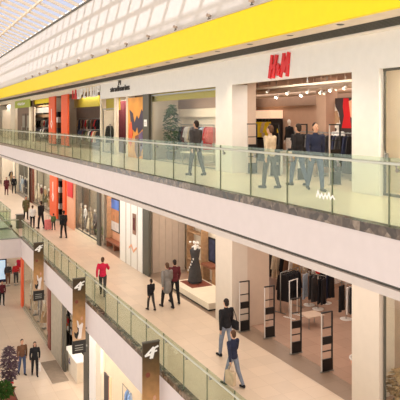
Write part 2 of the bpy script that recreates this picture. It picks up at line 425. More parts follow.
def filled_rack(desc, loc, rz, L, h, items, group):
    """desc: how the rack is told apart; items: (shape, colour) from its near end"""
    rack(f'steel clothes rack with {desc}', loc, rz, L, h)
    n = len(items); c, s = math.cos(rz), math.sin(rz)
    for i, (sh, co) in enumerate(items):
        q = -L / 2 + .08 + (L - .16) * (i + .5) / n
        garment(sh, co, (loc[0] - s * q, loc[1] + c * q, loc[2] + h - .034), rz + random.uniform(-.07, .07), 'among the ' + desc, i, group)

# ------------------------------------------------------------------ the shell
Y0, Y1 = 1.0, 76.0
XB = 17.0
# floors and slabs
sbox('floor_ground', M_FLG, -9, 12, Y0, Y1, -.2, 0)
sbox('floor_middle', M_FLM, XE + .13, XS, Y0, Y1, MID - .3, MID)
sbox('floor_upper', M_FLU, XE + .13, XS, Y0, Y1, UP - .3, UP)
sbox('ceiling_middle', M_WHITE, XE + .15, XB, Y0, Y1, 9.98, 10.1)
sbox('ceiling_ground', M_WHITE, XE + .15, 14, Y0, Y1, 4.3, 4.4)
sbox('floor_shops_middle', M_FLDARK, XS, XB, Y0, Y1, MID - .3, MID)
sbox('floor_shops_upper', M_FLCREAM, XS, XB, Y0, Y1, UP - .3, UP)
# white fascias
struct('trim_1', MB().box(XE, XE + .14, Y0, Y1, 10.15, UP + .05), M_FASC)
struct('trim_2', MB().box(XE - .015, XE + .2, Y0, Y1, 9.96, 10.095), M_LIP)
struct('trim_shadow_line', MB().box(XE + .05, XE + .14, Y0, Y1, 10.095, 10.15), M_DARKP)  # groove strip coloured dark to paint in the shadow line
struct('trim_4', MB().box(XE, XE + .14, Y0, 37.7, 4.3, MID + .03), M_FASC)
struct('trim_5', MB().box(XE, XE + .14, 41.7, Y1, 4.3, MID + .03), M_FASC)
# clerestory, yellow band, soffit
ZS = 14.72
sbox('wall_clerestory', M_WALL, XW, XW + .2, Y0, Y1, 15.6, 18.6)
struct('trim_6', MB().box(8.28, 8.4, Y0, Y1, ZS, 15.598), M_YEL)
struct('trim_7', MB().box(8.24, 8.398, Y0, Y1, 15.6, 15.64), M_LIP)
sbox('ceiling_soffit', M_SOFF, 8.4, 9.0, Y0, Y1, ZS, ZS + .1)
struct('ceiling_grille', MB().box(9.0, 9.95, Y0, Y1, ZS + .05, ZS + .12), M_GRILLE)
g = MB()
for i in range(7): g.box(9.03 + i * .13, 9.06 + i * .13, Y0, Y1, ZS - .0, ZS + .05)
struct('ceiling_grille_slat', g, M_DARKP)
sbox('ceiling_cove', M_WHITE, 9.95, XS + .1, Y0, Y1, ZS, ZS + .1)
sbox('wall_end', M_CREAM, -9, XB, Y1, Y1 + .2, -.2, 20)
# skylight: rafters slope up from the clerestory wall, purlins along the hall
SL = .378
sky = bpy.data.objects.new('window_skylight', None); C.objects.link(sky); sky['kind'] = 'structure'
def rp(q, y, up=0): return Vector((XW - q, y, 18.6 + SL * q + up))
QM = 5.3
nr = int((Y1 - Y0) / 1.5)
for i in range(nr + 1):
    y = Y0 + i * 1.5
    MB().prism([(0, 0), (QM, SL * QM), (QM, SL * QM + .16), (0, .16)], (XW, y + .08, 18.6), (-1, 0, 0), (0, 0, 1), .16).build('rafter', M_BEAM, sky)
for q in (1.52, 3.04, 4.56):
    MB().prism([(-.05, 0), (.05, 0), (.05, .12), (-.05, .12)], (XW - q, Y0, 18.6 + SL * q), (-1, 0, 0), (0, 0, 1), Y1 - Y0).build('purlin', M_BEAM, sky)
    sky.children[-1].location.y = 0
gp = MB()
a = [gp.bm.verts.new(rp(q, y, .17)) for q, y in ((0, Y0), (QM, Y0), (QM, Y1), (0, Y1))]; gp.bm.faces.new(a)
gp.build('glass_pane', M_SKYG, sky)
sbox('trim_8', M_DARKP, XW - .06, XW + .2, Y0, Y1, 18.55, 18.66)
sbox('ceiling_sun_block', M_WHITE, -24, XW - QM, Y0 - 6, Y1, 18.6 + SL * QM, 18.9 + SL * QM)  # unseen opaque roof, added to keep direct sun off the yellow band and below
# fascia wall above the upper shops
HB = 13.85
sbox('wall_upper_front', M_WHITE, XS, XS + .12, Y0, 33.45, HB, ZS + .1)
sbox('wall_upper_front_far', M_CREAM, XS, XS + .12, 33.45, Y1, 14.42, ZS + .1)
sbox('wall_middle_front', M_WHITE, XS, XS + .12, Y0, Y1, 8.6, 9.98)
# pillars in the shop line, standing one above the other
def pillar(y0, y1, m, x1=XS + .6, x0=XS - .02, lv=(UP, MID)):
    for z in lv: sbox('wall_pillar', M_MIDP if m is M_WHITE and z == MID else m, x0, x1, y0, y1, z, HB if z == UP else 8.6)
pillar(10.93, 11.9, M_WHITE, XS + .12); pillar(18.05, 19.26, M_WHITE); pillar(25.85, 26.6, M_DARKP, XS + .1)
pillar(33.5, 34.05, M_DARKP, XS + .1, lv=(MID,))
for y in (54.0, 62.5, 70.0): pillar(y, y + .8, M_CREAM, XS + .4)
# partition walls of the big two-level fashion shop and its neighbour
def wall(name, m, x0, x1, y0, y1, z0, z1): return sbox(name, m, x0, x1, y0, y1, z0, z1)
for z0, zt, xr in ((UP, 14.15, 11.2), (MID, 9.98, 11.75)):
    wall('wall_recess', M_BEIGE, XS + .6, xr, 18.05, 18.13, z0, zt)
    wall('wall_partition', M_BEIGE, xr - .08, xr, 18.13, 20.5, z0, zt)
    wall('wall_partition', M_CREAM, xr - .08, 12.6, 20.5, 20.58, z0, zt)
    wall('wall_partition', M_CREAM, 12.55, 12.63, 20.58, 27.2, z0, zt)
    wall('wall_partition', M_PINKB, 12.63, 15.5, 26.0, 26.1, z0, zt)
    wall('wall_partition', M_PINKB, 11.1 if z0 == UP else 11.7, 17, 12.1, 12.2, z0, zt)
    wall('wall_partition', M_CREAM, XS + .12, 11.0 if z0 == UP else 11.6, 11.82, 11.9, z0, zt)
wall('wall_shop_back', M_PINKB, 15.1, 15.2, 10.5, 26.0, UP, 14.15)
wall('wall_shop_back', M_PINKB, 16.8, 16.9, 10.5, 26.0, MID, 9.98)
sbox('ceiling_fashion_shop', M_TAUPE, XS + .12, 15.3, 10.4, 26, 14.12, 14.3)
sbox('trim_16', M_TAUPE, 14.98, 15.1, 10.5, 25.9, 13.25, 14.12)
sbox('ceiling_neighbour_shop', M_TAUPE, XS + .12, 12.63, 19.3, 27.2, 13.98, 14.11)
sbox('floor_fashion_shop_middle', M_FLHM, XS + .75, 16.8, 10.5, 25.9, MID, MID + .012)
# upper neighbour shop: side return, bulkhead, rear band
wall('wall_neighbour_side', M_CREAM, XS + .12, 10.95, 26.5, 26.6, UP, 13.98)
wall('wall_neighbour_rear', M_CREAM, 10.95, 12.6, 27.1, 27.2, UP, 13.98)
wall('wall_neighbour_return', M_CREAM, 10.9, 10.98, 26.6, 27.2, UP, 13.98)
sbox('trim_9', M_OLIVE, XS + .3, XS + .36, 19.26, 26.4, 13.5, HB + .1)
# ---- the row beyond (y 26.6 to 76): plain backs and dividing walls
for z0, zt, dv in ((UP, 14.45, (34.05, 47.5, 60.0, 70.0)), (MID, 9.98, (34.05, 47.0, 57.5, 70.0))):
    wall('wall_row_back', M_DARKWALL, 12.6, 12.7, 27.2, Y1, z0, zt)
    for y in dv: wall('wall_row_divider', M_CREAM, XS + .4, 12.6, y, y + .1, z0, zt)
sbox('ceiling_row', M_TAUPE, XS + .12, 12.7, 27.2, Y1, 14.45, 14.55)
# right-hand cream window bays
for z0, zt in ((UP, 14.1), (MID, 9.98)):
    wall('wall_bay_back', M_CREAM if z0 == UP else M_BEIGE, 11.0 if z0 == UP else 11.6, 11.1 if z0 == UP else 11.7, Y0, 12.2, z0, zt)
sbox('ceiling_bay', M_CREAM, XS + .12, 11.1, Y0, 11.82, 14.0, 14.1)

# ------------------------------------------------------------------ glass balustrades
def balustrade(label, z, x, ya, yb, joint=1.34, phase=6.86, rail=1.15, posts=True, along='y', curb=M_CURB):
    t = thing('glass_balustrade', label, 'balustrade', (x, ya, z) if along == 'y' else (ya, x, z), 0 if along == 'y' else -PI / 2)
    L = yb - ya
    MB().box(-.02, .16, 0, L, 0.04, .2).build('stone_curb', curb, t)
    MB().tube([(0.03, 0, rail), (0.03, L, rail)], .024, 10).build('handrail', M_RAIL, t, True)
    first = phase + math.ceil((ya - phase) / joint) * joint
    js = [ya] + [first + k * joint for k in range(200) if ya + .1 < first + k * joint < yb - .1] + [yb]
    for i, (p, q) in enumerate(zip(js, js[1:])):
        gpn = MB().box(.06, .078, p - ya + .006, q - ya - .006, .2, rail - .035 + .12).build('glass_pane', M_GLASS, t)
        if i < 60 and i: MB().box(.055, .083, p - ya - .005, p - ya + .005, .2, rail + .085).build('joint_seal', M_JOINT, t)
        if i < 45:
            y = q - ya - .18
            MB().cyl((.03, y, rail - .02), (.068, y, rail - .1), .014, n=8).cyl((.045, y, rail - .1), (.085, y, rail - .1), .03, n=10).build('bracket', M_STEEL, gpn, True)
    return t
bal_up = balustrade('long glass balustrade with brown stone curb on the edge of the upper gallery', UP + .01, XE, 2.0, Y1)
balustrade('glass balustrade along the middle gallery from the banners to the crossing bridge', MID - .01, XE, 2.0, 37.6, phase=6.2)
balustrade('glass balustrade of the middle gallery beyond the crossing bridge', MID - .01, XE, 41.8, Y1, phase=6.2)

# ------------------------------------------------------------------ crossing bridge on the middle level
M_BRF = tiles('grey_bridge_floor', (150, 150, 138), (120, 120, 110), .6, .35)
sbox('floor_bridge', M_BRF, -9, XE, 37.7, 41.7, MID - .25, MID)
struct('trim_10', MB().box(-9, XE, 37.58, 37.7, 4.3, MID + .03), M_FASC)
struct('trim_11', MB().box(-9, XE, 41.7, 41.82, 4.3, MID + .03), M_FASC)
def bridge_rail(label, y):
    t = thing('glass_balustrade', label, 'balustrade', (0, y, MID + .03))
    MB().box(-9, XE - .1, -.06, .06, 0, .06).build('base_channel', M_STEEL, t)
    MB().tube([(-9, 0, 1.14), (XE - .1, 0, 1.14)], .03, 10).build('handrail', M_RAIL, t, True)
    for i in range(11):
        a = XE - .1 - i * 1.4
        MB().box(a - 1.39, a, -.009, .009, .06, 1.2).build('glass_pane', M_GLASS, t)
bridge_rail('glass railing on the near side of the crossing bridge', 37.75)
bridge_rail('glass railing on the far side of the crossing bridge', 41.62)

# ------------------------------------------------------------------ downlights in the soffit
for i in range(22):
    y = 6.6 + i * 1.9
    bright = i % 4 == 1
    t = thing('downlight', f'recessed ceiling downlight in the grey soffit, {ORD[i]} from the near end' + (', brightly lit' if bright else ''), 'downlight', (8.62, y, ZS), 0, 'downlights under the yellow band')
    MB().lathe([(.085, -.012), (.085, 0.0), (.06, 0.0), (.06, -.012)], (0, 0, 0), 16).build('ring', M_STEEL, t, True)
    MB().lathe([(.058, -.006), (.058, 0.0)], (0, 0, 0), 16).build('lens', M_LAMP if bright else M_LAMPD, t)
for i in range(16):
    y = 8.6 + i * 2.45
    t = thing('bracket_spotlight', f'small dark spotlight on the ledge above the yellow band, {ORD[i]} from the near end', 'spotlight', (8.25, y, 15.64), 0, 'spotlights on the yellow band ledge')
    MB().box(-.03, .03, -.05, .05, 0, .03).build('base', M_DARKP, t)
    MB().cyl((0, 0, .03), (-.02, 0, .1), .015, n=8).build('arm', M_DARKP, t, True)
    MB().cyl((-.08, 0, .13), (.06, 0, .1), .05, .04).build('head', M_BEIGE, t, True)

# ------------------------------------------------------------------ shop signs
def sign_red():
    """red slanted three-character brush logo on the white band over the big fashion shop"""
    x = XS - .02
    ya, yb = yp(270.5, XS), yp(290, XS)
    W = ya - yb; H = .62; zc = 14.27
    t = thing('shop_sign', 'red slanted H&M letters on the white wall over the wide shop opening', 'sign', (x, (ya + yb) / 2, zc))
    o, u, v = (0, 0, 0), (0, -1, 0), (0, 0, 1)
    k = W / 3.0
    def glyph(name, strokes, w):
        mb = MB()
        for s in strokes: mb.stroke([(p[0] * k, p[1] * H / 2) for p in s], w, o, u, v, .045)
        return mb.build(name, M_LETR, t)
    glyph('letter_h', [[(-1.45, -1), (-1.05, 1)], [(-.85, -1), (-.35, .95)], [(-1.3, -.1), (-.55, .05)]], .13)
    glyph('ampersand', [[(.12, -.85), (-.22, -.2), (-.1, .12), (.08, -.05), (-.25, -.55), (-.18, -.85), (.0, -.8), (.22, -.4)]], .07)
    glyph('letter_m', [[(.22, -1), (.7, 1)], [(.7, 1), (.72, -.55)], [(.72, -.55), (1.42, 1)], [(1.42, 1), (1.2, -1)]], .12)
    MB().box(-.02, .02, -W / 2, W / 2, -.012, .012).build('fixing_rail', M_STEEL, t)
    t.children[-1].location.x = .02
sign_red()
t = thing('shop_sign', 'dark lettering with a small crest on the white band over the orange poster', 'sign', (XS - .03, yp(120, XS), 14.3))
text_mesh('lettering', 'stradivarius', .42, M_LETD, t, (0, 0, 0), (0, -1, 0), (0, 0, 1), .02, width=yp(110.5, XS) - yp(129.5, XS), bold=.006)
MB().stroke([(-.12, .2), (-.08, .42), (.02, .32), (.04, .5), (.12, .34), (.2, .38), (.2, .2)], .06, (0, 0, 0), (0, -1, 0), (0, 0, 1), .03).build('crest', M_LETD, t)
t = thing('shop_sign', 'white and red letters on the pale band beside the orange portal', 'sign', (XS - .03, yp(85, XS), 14.33))
for i in range(9):
    y = -3.0 + i * .72
    w = .42; mb = MB()
    st = [[(-.2, -.25), (-.2, .25), (.2, .25), (.2, 0), (-.2, 0)], [(-.2, .25), (-.2, -.25), (.2, -.25), (.2, .25)], [(-.2, -.25), (0, .25), (.2, -.25)], [(0, -.25), (0, .25)], [(-.2, .25), (.2, .25), (-.2, -.25), (.2, -.25)]][i % 5]
    mb.stroke(st, .13, (0, y, 0), (0, -1, 0), (0, 0, 1), .05).build('letter', M_LETR if i in (7, 8) else M_LETW, t)
t = thing('shop_sign', 'green illuminated sign panel with white lettering over the dark shop doors', 'sign', (XS - .06, (yp(15.5, XS) + yp(30.5, XS)) / 2, zp(23, 104, XS)))
hw = (yp(15.5, XS) - yp(30.5, XS)) / 2
MB().box(0, .06, -hw, hw, -.35, .35).build('panel', mat('lime_green_panel', (176, 186, 70), .5, var=.05), t)
text_mesh('lettering', 'MODA', .5, M_LETW, t, (-.01, 0, 0), (0, -1, 0), (0, 0, 1), .01, width=hw * 1.1, bold=.02) if False else MB().stroke([(-2.2, 0), (-1.8, .12), (-1.4, -.1), (-1.0, .12), (-.6, -.08), (-.2, .12), (.2, -.1), (.6, .12), (1.0, -.05), (1.6, .06)], .12, (-.01, 0, 0), (0, -1, 0), (0, 0, 1), .02).build('lettering', M_LETW, t)

# ------------------------------------------------------------------ upper shops
# -- window shop with the tall plant and the rail of clothes
def window(n, x, ya, yb, z0, z1, mull=(), m=M_STEEL):
    w = bpy.data.objects.new(n, None); C.objects.link(w); w['kind'] = 'structure'
    MB().box(x, x + .012, ya, yb, z0, z1).build('glass_pane', M_SHOPG, w)
    mb = MB(); mb.box(x - .02, x + .03, ya, yb, z0, z0 + .06).box(x - .02, x + .03, ya, yb, z1 - .06, z1)
    for y in list(mull) + [ya, yb - .05]: mb.box(x - .02, x + .03, y, y + .04, z0 + .06, z1 - .06)
    mb.build('window_frame', m, w)
    return w
window('window_1', XS + .1, 19.3, 25.8, UP + .02, 13.8, (), M_STEEL)
window('window_2', XS + .1, 2.0, 10.9, UP + .02, HB, (), M_DARKP)
window('window_3', XS + .1, 2.0, 10.9, MID + .02, 8.58, (), M_DARKP)
# door handle on the bay glass
tt = thing('door_handle', 'small steel lock and pull on the glass beside the near white pillar', 'handle', (XS + .06, yp(384.5, XS), UP + .95))
MB().box(-.03, .03, -.05, .05, -.09, .09).build('plate', M_STEEL, tt, bevel=.01)
MB().cyl((-.05, 0, -.14), (-.05, 0, .14), .012).build('pull', M_STEEL, tt, True)

def leafy(label, name, loc, pot, h0, h1, r0, n, m, leaf=.14, trunk=True, seedv=1, spread=.25, ptop=.36, group=None):
    rnd = random.Random(seedv)
    t = thing(name, label, 'plant', loc, 0, group)
    if pot: MB().lathe([(pot * .72, 0), (pot * .8, .02), (pot, ptop), (pot * 1.03, ptop + .02), (pot * .9, ptop + .02), (pot * .85, ptop - .05)], (0, 0, 0), 20).build('pot', M_POT, t, True)
    if trunk: MB().tube([(0, 0, ptop - .1), (.02, .01, h0), (-.02, .02, h1 * .8)], [.025, .02, .01], 7).build('trunk', M_WOOD, t, True)
    mb = MB()
    for i in range(n):
        zf = rnd.random(); z = h0 + (h1 - h0) * zf
        rr = r0 * (math.sin(PI * min(1, max(.12, zf * .9 + .1))) ** .6) * math.sqrt(rnd.random())
        a = rnd.random() * 2 * PI; c = Vector((math.cos(a) * rr, math.sin(a) * rr, z))
        d = Vector((math.cos(a), math.sin(a), rnd.uniform(-.6, .7))).normalized(); s = d.cross(Vector((0, 0, 1))).normalized(); L = leaf * rnd.uniform(.7, 1.3)
        p = [c, c + d * L * .5 + s * L * .26, c + d * L + Vector((0, 0, -.04)), c + d * L * .5 - s * L * .26, c + d * L * .5 + Vector((0, 0, .02))]
        v = [mb.bm.verts.new(q) for q in p]
        mb.bm.faces.new((v[0], v[1], v[4])); mb.bm.faces.new((v[1], v[2], v[4])); mb.bm.faces.new((v[2], v[3], v[4])); mb.bm.faces.new((v[3], v[0], v[4]))
    mb.build('foliage', m, t)
    return t
leafy('tall dark green plant in a round dark pot at the shop window corner', 'potted_plant', (11.25, 25.55, UP),   .24, .5, 2.5, .31, 620, M_LEAF, .2, seedv=4)
XR = 12.1
sbox('wall_bulkhead', M_TAUPE, 12.3, 12.5, 21, 27.1, zp(197, 108.5, 12.4), 13.97)
sbox('trim_12', M_CREAM, 12.35, 12.55, yp(217, 12.35), yp(177, 12.35), zp(197, 117, 12.4), zp(197, 108.5, 12.4))
ya, yb = yp(214, XR), yp(181, XR)
cols = [('shirt', 'pink'), ('shirt', 'pink'), ('coat', 'red'), ('shirt', 'pale_blue'), ('coat', 'pale_blue'), ('coat', 'navy'), ('coat', 'charcoal'), ('coat', 'brown'), ('coat', 'charcoal'), ('coat', 'grey'), ('coat', 'cream'), ('shirt', 'white'), ('shirt', 'white'), ('coat', 'maroon'), ('coat', 'black'), ('coat', 'navy')]
filled_rack('coats behind the upper plant window', (XR, (ya + yb) / 2, UP), 0, yb - ya, 1.62, cols, 'coats behind the upper window with the plant')
t = thing('display_table', 'low cream display table under the coats in the window with the plant', 'table', (11.2, 22.6, UP))
MB().box(-.35, .35, -1.1, 1.1, .42, .48).build('table_top', M_CREAM, t, bevel=.01)
for sx in (-.3, .3):
    for sy in (-1, 1): MB().box(sx - .03, sx + .03, sy - .03, sy + .03, 0, .42).build('leg', M_STEEL, t)

# -- big fashion shop, upper floor
def gate(label, x, y, z0, group):
    t = thing('security_gate', label, 'security gate', (x, y, z0), 0, group)
    h = 1.68
    MB().box(-.2, -.172, -.02, .02, 0.02, h).build('white_upright', M_LIP, t, bevel=.006)
    MB().box(.165, .2, -.025, .025, 0.02, h).build('dark_upright', M_BLACK, t, bevel=.006)
    MB().box(-.2, .2, -.025, .025, h, h + .035).build('top_bar', M_BLACK, t, bevel=.006)
    MB().box(-.165, .165, -.02, .02, .02, .36).build('base_panel', M_BLACK, t)
    MB().box(-.165, .165, -.02, .02, .78, 1.0).build('middle_panel', M_BLACK, t)
    for z in (.57, 1.24): MB().box(-.165, .165, -.012, .012, z, z + .03).build('cross_bar', M_BLACK, t)
    MB().box(-.22, .22, -.05, .05, 0, .02).build('foot_plate', M_STEEL, t)
gd = ['nearest the near white pillar', 'second from the near white pillar', 'third from the near white pillar', 'nearest the beige side wall']
for lv, z0, gx, nm in ((UP, UP, (10.95, 10.95, 10.95, 10.78), 'upper'), (MID, MID + .012, (10.95, 10.95, 10.95, 10.52), 'lower')):
    ys = (13.8, 15.3, 16.8, 17.7) if lv == MID else (13.45, 15.0, 16.5, 17.62)
    for x, y, d in zip(gx, ys, gd): gate(f'security gate in the {nm} wide shop entrance, {d}', x, y, z0, f'security gates in the {nm} entrance')
# ceiling: ducts, tracks, spots
for i, (x, r, m) in enumerate(((11.9, .04, M_CREAM), (12.7, .1, M_BEIGE), (13.5, .04, M_CREAM), (14.3, .12, M_BEIGE))):
    t = thing('ceiling_pipe', f'{"thin" if r < .06 else "wide"} pipe under the upper fashion shop ceiling, {ORD[i]} from the entrance', 'pipe', (x, 18, 13.84 - r))
    MB().tube([(0, -7, 0), (0, 7.6, 0)], r, 12).build('pipe', m, t, True)
    for q in (-5, -2, 1, 4): MB().cyl((0, q, r), (0, q, r + .28), .015, n=6).build('hanger_rod', M_STEEL, t)
sp = [(261, 90), (268, 91.5), (277, 97), (288, 93), (302, 95), (308, 92), (313.5, 88.5), (321, 92.5), (325, 93), (331, 90), (337, 89), (345, 88)]
for i, (px, py) in enumerate(sp):
    X = 12.3 if i % 2 else 13.1
    z = min(13.8, zp(px, py, X)); y = yp(px, X)
    br = px in (277, 302)
    t = thing('track_spotlight', f'{"bright" if br else "small"} ceiling spotlight in the upper fashion shop, {ORD[len(sp) - 1 - i]} from the white pillar', 'spotlight', (X, y, z), 0, 'spotlights in the upper fashion shop')
    MB().cyl((0, 0, .05), (0, 0, 14.12 - z), .01, n=6).build('stem', M_BEIGE, t)
    hd = MB().cyl((.05, 0, .06), (-.05, 0, -.03), .045, .055).build('head', M_WHITE, t, True)
    MB().cyl((-.05, 0, -.03), (-.056, 0, -.036), .06 if br else .048).build('lens', M_LAMP if br or i % 3 == 0 else M_LAMPD, hd)
# back wall shelf with yellow tops
XK = 14.75
t = thing('wall_shelf_unit', 'dark shelf unit with a glowing cream header at the back of the upper fashion shop', 'shelf', (XK, (yp(257, XK) + yp(276, XK)) / 2, UP))
hw = (yp(255, XK) - yp(276, XK)) / 2; zt = zp(265, 110.5, XK) - UP; zb = zp(265, 118.5, XK) - UP
MB().box(-.35, .3, -hw, hw, zb, zt).build('header', mat('glowing_header', (255, 224, 190), .5, var=0, emit=.35), t)
MB().box(.2, .3, -hw, hw, 0, zb).build('back_panel', M_BLACK, t)
for s in (-1, 1): MB().box(-.3, .2, s * hw - .03, s * hw + .03, 0, zb).build('side_panel', M_BLACK, t)
MB().box(-.3, .2, -hw + .03, hw - .03, 0, .95).build('plinth', M_BLACK, t)
for i, (sh, co) in enumerate([('shirt', 'yellow'), ('shirt', 'yellow'), ('shirt', 'beige'), ('shirt', 'yellow'), ('shirt', 'yellow'), ('shirt', 'olive')]):
    q = -hw + .2 + i * (2 * hw - .4) / 5
    garment(sh, co, (XK - .12, (yp(257, XK) + yp(276, XK)) / 2 + q, UP + zb - .1), .5 + PI / 2, 'in the glowing upper shelf unit', i, 'tops in the upper shelf unit')
# inner column and print wall
sbox('wall_inner_column', M_PINKB, 13.2, 13.7, yp(326, 13.2), yp(316, 13.2), UP, 14.12)
XP = 13.6
ya, yb = yp(353, XP), yp(326.5, XP)
t = thing('print_wall', 'dark fashion photo panel with a red dress and a pale figure behind the white pillar', 'poster', (XP, (ya + yb) / 2, UP))
hw = (yb - ya) / 2
zT, zB = zp(340, 98, XP) - UP, zp(340, 128, XP) - UP
MB().box(0, .08, -hw, hw, 0.0, zT).build('panel', mat('dark_print', (66, 54, 54), .6, var=.15), t)
def blob(pts, m, nm, off=.012): MB().prism([(-(p[0] - .5) * 2 * hw, zB + (1 - p[1]) * (zT - zB)) for p in pts], (-.001, 0, 0), (0, 1, 0), (0, 0, 1), -off).build(nm, m, t)
blob([(.66, .02), (.84, .02), (.92, .3), (.9, .72), (.95, 1), (.6, 1), (.68, .6), (.64, .3)], M_RED, 'printed_red_dress')
blob([(.86, .12), (1.0, .06), (1.0, .7), (.92, .62)], M_PEACH, 'printed_arm', .016)
blob([(.2, .1), (.32, .06), (.36, .3), (.48, .5), (.56, 1), (.3, 1), (.22, .6)], M_MANQ, 'printed_white_sleeve', .02)
blob([(.3, .45), (.44, .42), (.52, .7), (.5, .95), (.34, .9)], M_WOOD, 'printed_hair', .024)
# central racks, dark clothes, display forms
filled_rack('dark clothes mid upper fashion shop', (12.3, 15.0, UP), .12, 1.5, 1.42, [('coat', c) for c in ('black', 'navy', 'black', 'charcoal', 'navy', 'black', 'charcoal', 'grey', 'black')], 'dark coats on the upper middle rack')
filled_rack('mixed clothes beside upper shop column', (12.75, 17.1, UP), .1, 1.4, 1.42, [('coat', c) for c in ('charcoal', 'brown', 'beige', 'grey', 'charcoal', 'black', 'tan', 'black')], 'coats on the upper mixed rack')
filled_rack('pale tops beside upper photo panel', (12.25, 13.1, UP), .2, 1.1, 1.4, [('shirt', c) for c in ('white', 'cream', 'white', 'black', 'charcoal', 'white')], 'pale tops on the upper rack')
mannequin('mannequin in a black top with white trousers at the back of the upper fashion shop', (14.0, yp(285, 14.0) - .3, UP + .12), PI / 2, 'black', 'white', dress=None)
tb = thing('display_plinth', 'low beige plinth under the mannequin at the back of the upper fashion shop', 'plinth', (14.0, yp(285, 14.0) - .3, UP)); MB().box(-.3, .3, -.3, .3, 0, .12).build('block', M_BEIGE, tb, bevel=.01)
mannequin('mannequin in a white top beside the dark fashion photo panel', (12.9, yp(338, 12.9), UP), PI / 2 + .3, 'white', 'black')
mannequin('mannequin in a dark top close to the white pillar in the upper fashion shop', (13.35, yp(347, 12.5), UP), PI / 2 + .2, 'charcoal', 'black')
t = thing('display_table', 'beige display table in the upper fashion shop behind the walking shoppers', 'table', (11.9, 16.4, UP))
MB().box(-.45, .45, -.55, .55, .72, .78).build('table_top', M_BEIGE, t, bevel=.01)
for sx in (-.4, .4):
    for sy in (-.5, .5): MB().box(sx - .025, sx + .025, sy - .025, sy + .025, 0, .72).build('leg', M_WHITE, t)
for i, co in enumerate(('cream', 'charcoal', 'beige', 'black')):
    s = thing('folded_jumper', f'{co} folded jumper on the beige upper shop table, {ORD[i]} from near end', 'jumper', (11.9, 16.02 + i * .26, UP + .78), 0, 'folded jumpers on the beige table')
    MB().box(-.17, .17, -.11, .11, 0, .05).box(-.165, .165, -.105, .105, .05, .09).build('cloth', FAB[co], s, bevel=.015)

# -- upper shop with the orange poster (y 26.6 - 33.5)
for y in (29.75 + .05, 28.45):
    pass
for px0, px1, m in ((100, 101.2, M_CREAM), (114, 116, M_CREAM), (126, 127.6, M_CREAM)):
    sbox('wall_door_post', m, XS, XS + .15, yp(px1, XS), yp(px0, XS), UP, HB)
t = thing('poster', 'large orange poster with dark and purple shapes beside the dark grey pillar', 'poster', (XS + .02, (yp(127.6, XS) + yp(143, XS)) / 2, UP))
hw = (yp(127.6, XS) - yp(143, XS)) / 2
M_OPR = mat('orange_print', (240, 160, 60), .5, var=.25, scale=.9)
opn = MB().box(0, .06, -hw, hw, 0, 2.95).build('panel', M_OPR, t)
def pb(pts, m, nm, off): MB().prism([(-(p[0] - .5) * 2 * hw, (1 - p[1]) * 2.95) for p in pts], (-.001, 0, 0), (0, 1, 0), (0, 0, 1), -off).build(nm, m, opn)
pb([(.12, .2), (.34, .26), (.44, .42), (.6, .3), (.72, .36), (.9, .2), (1, .26), (.96, .52), (.7, .6), (.62, .48), (.5, .58), (.3, .52), (.2, .4)], mat('dark_violet_print', (58, 44, 70), .5, var=.2), 'printed_dark_wings', .012)
pb([(.1, .44), (.26, .4), (.34, .6), (.2, .82), (.06, .74)], M_ORANGE, 'printed_orange_shape', .02)
pb([(.5, .64), (.8, .6), (.88, .95), (.6, 1), (.46, .86)], mat('brown_print', (130, 74, 60), .5, var=.2), 'printed_brown_shape', .016)
pb([(.72, .62), (.95, .55), (1, .8), (.86, .9)], mat('violet_print', (104, 84, 130), .5, var=.2), 'printed_violet_shape', .024)
t = thing('notice', 'small white notice on the dark grey pillar beside the orange poster', 'notice', (XS - .03, yp(146, XS), zp(146, 123, XS)))
MB().box(-.01, .01, -.17, .17, -.16, .16).build('sheet', M_LETW, t); MB().box(-.014, -.01, -.11, .11, .02, .05).box(-.014, -.01, -.11, .11, -.06, -.03).build('print_line', M_STEEL, t)
t = thing('curtain', 'dark maroon curtain in the shop doorway next to the orange poster', 'curtain', (11.2, (yp(116, 11.2) + yp(127, 11.2)) / 2, UP + .02))
mb = MB(); n = 24; hw = 1.15
pts = [(-hw + 2 * hw * i / n, .07 * math.sin(i * 1.9)) for i in range(n + 1)]
mb.prism([(p[0], p[1]) for p in pts] + [(p[0], p[1] - .03) for p in pts[::-1]], (0, 0, 0), (0, 1, 0), (-1, 0, 0), 2.9).build('cloth', FAB['maroon'], t, True)
t.children[-1].rotation_euler = (0, 0, 0)
mb = MB().cyl((0, -hw - .1, 2.95), (0, hw + .1, 2.95), .02); mb.build('rod', M_STEEL, t, True)
sbox('trim_13', M_OLIVE, XS + .3, XS + .36, yp(114, XS), yp(101, XS), 13.2, HB)
filled_rack('dark clothes beside the maroon curtain', (11.0, yp(107, 11.0) + .15, UP), 0, 1.7, 1.6, [('coat', c) for c in ('black', 'charcoal', 'green', 'black', 'grey', 'black', 'brown', 'black')], 'dark coats left of the maroon curtain')
window('window_4', XS + .1, yp(113.9, XS), yp(101.3, XS), UP + .02, 13.3)

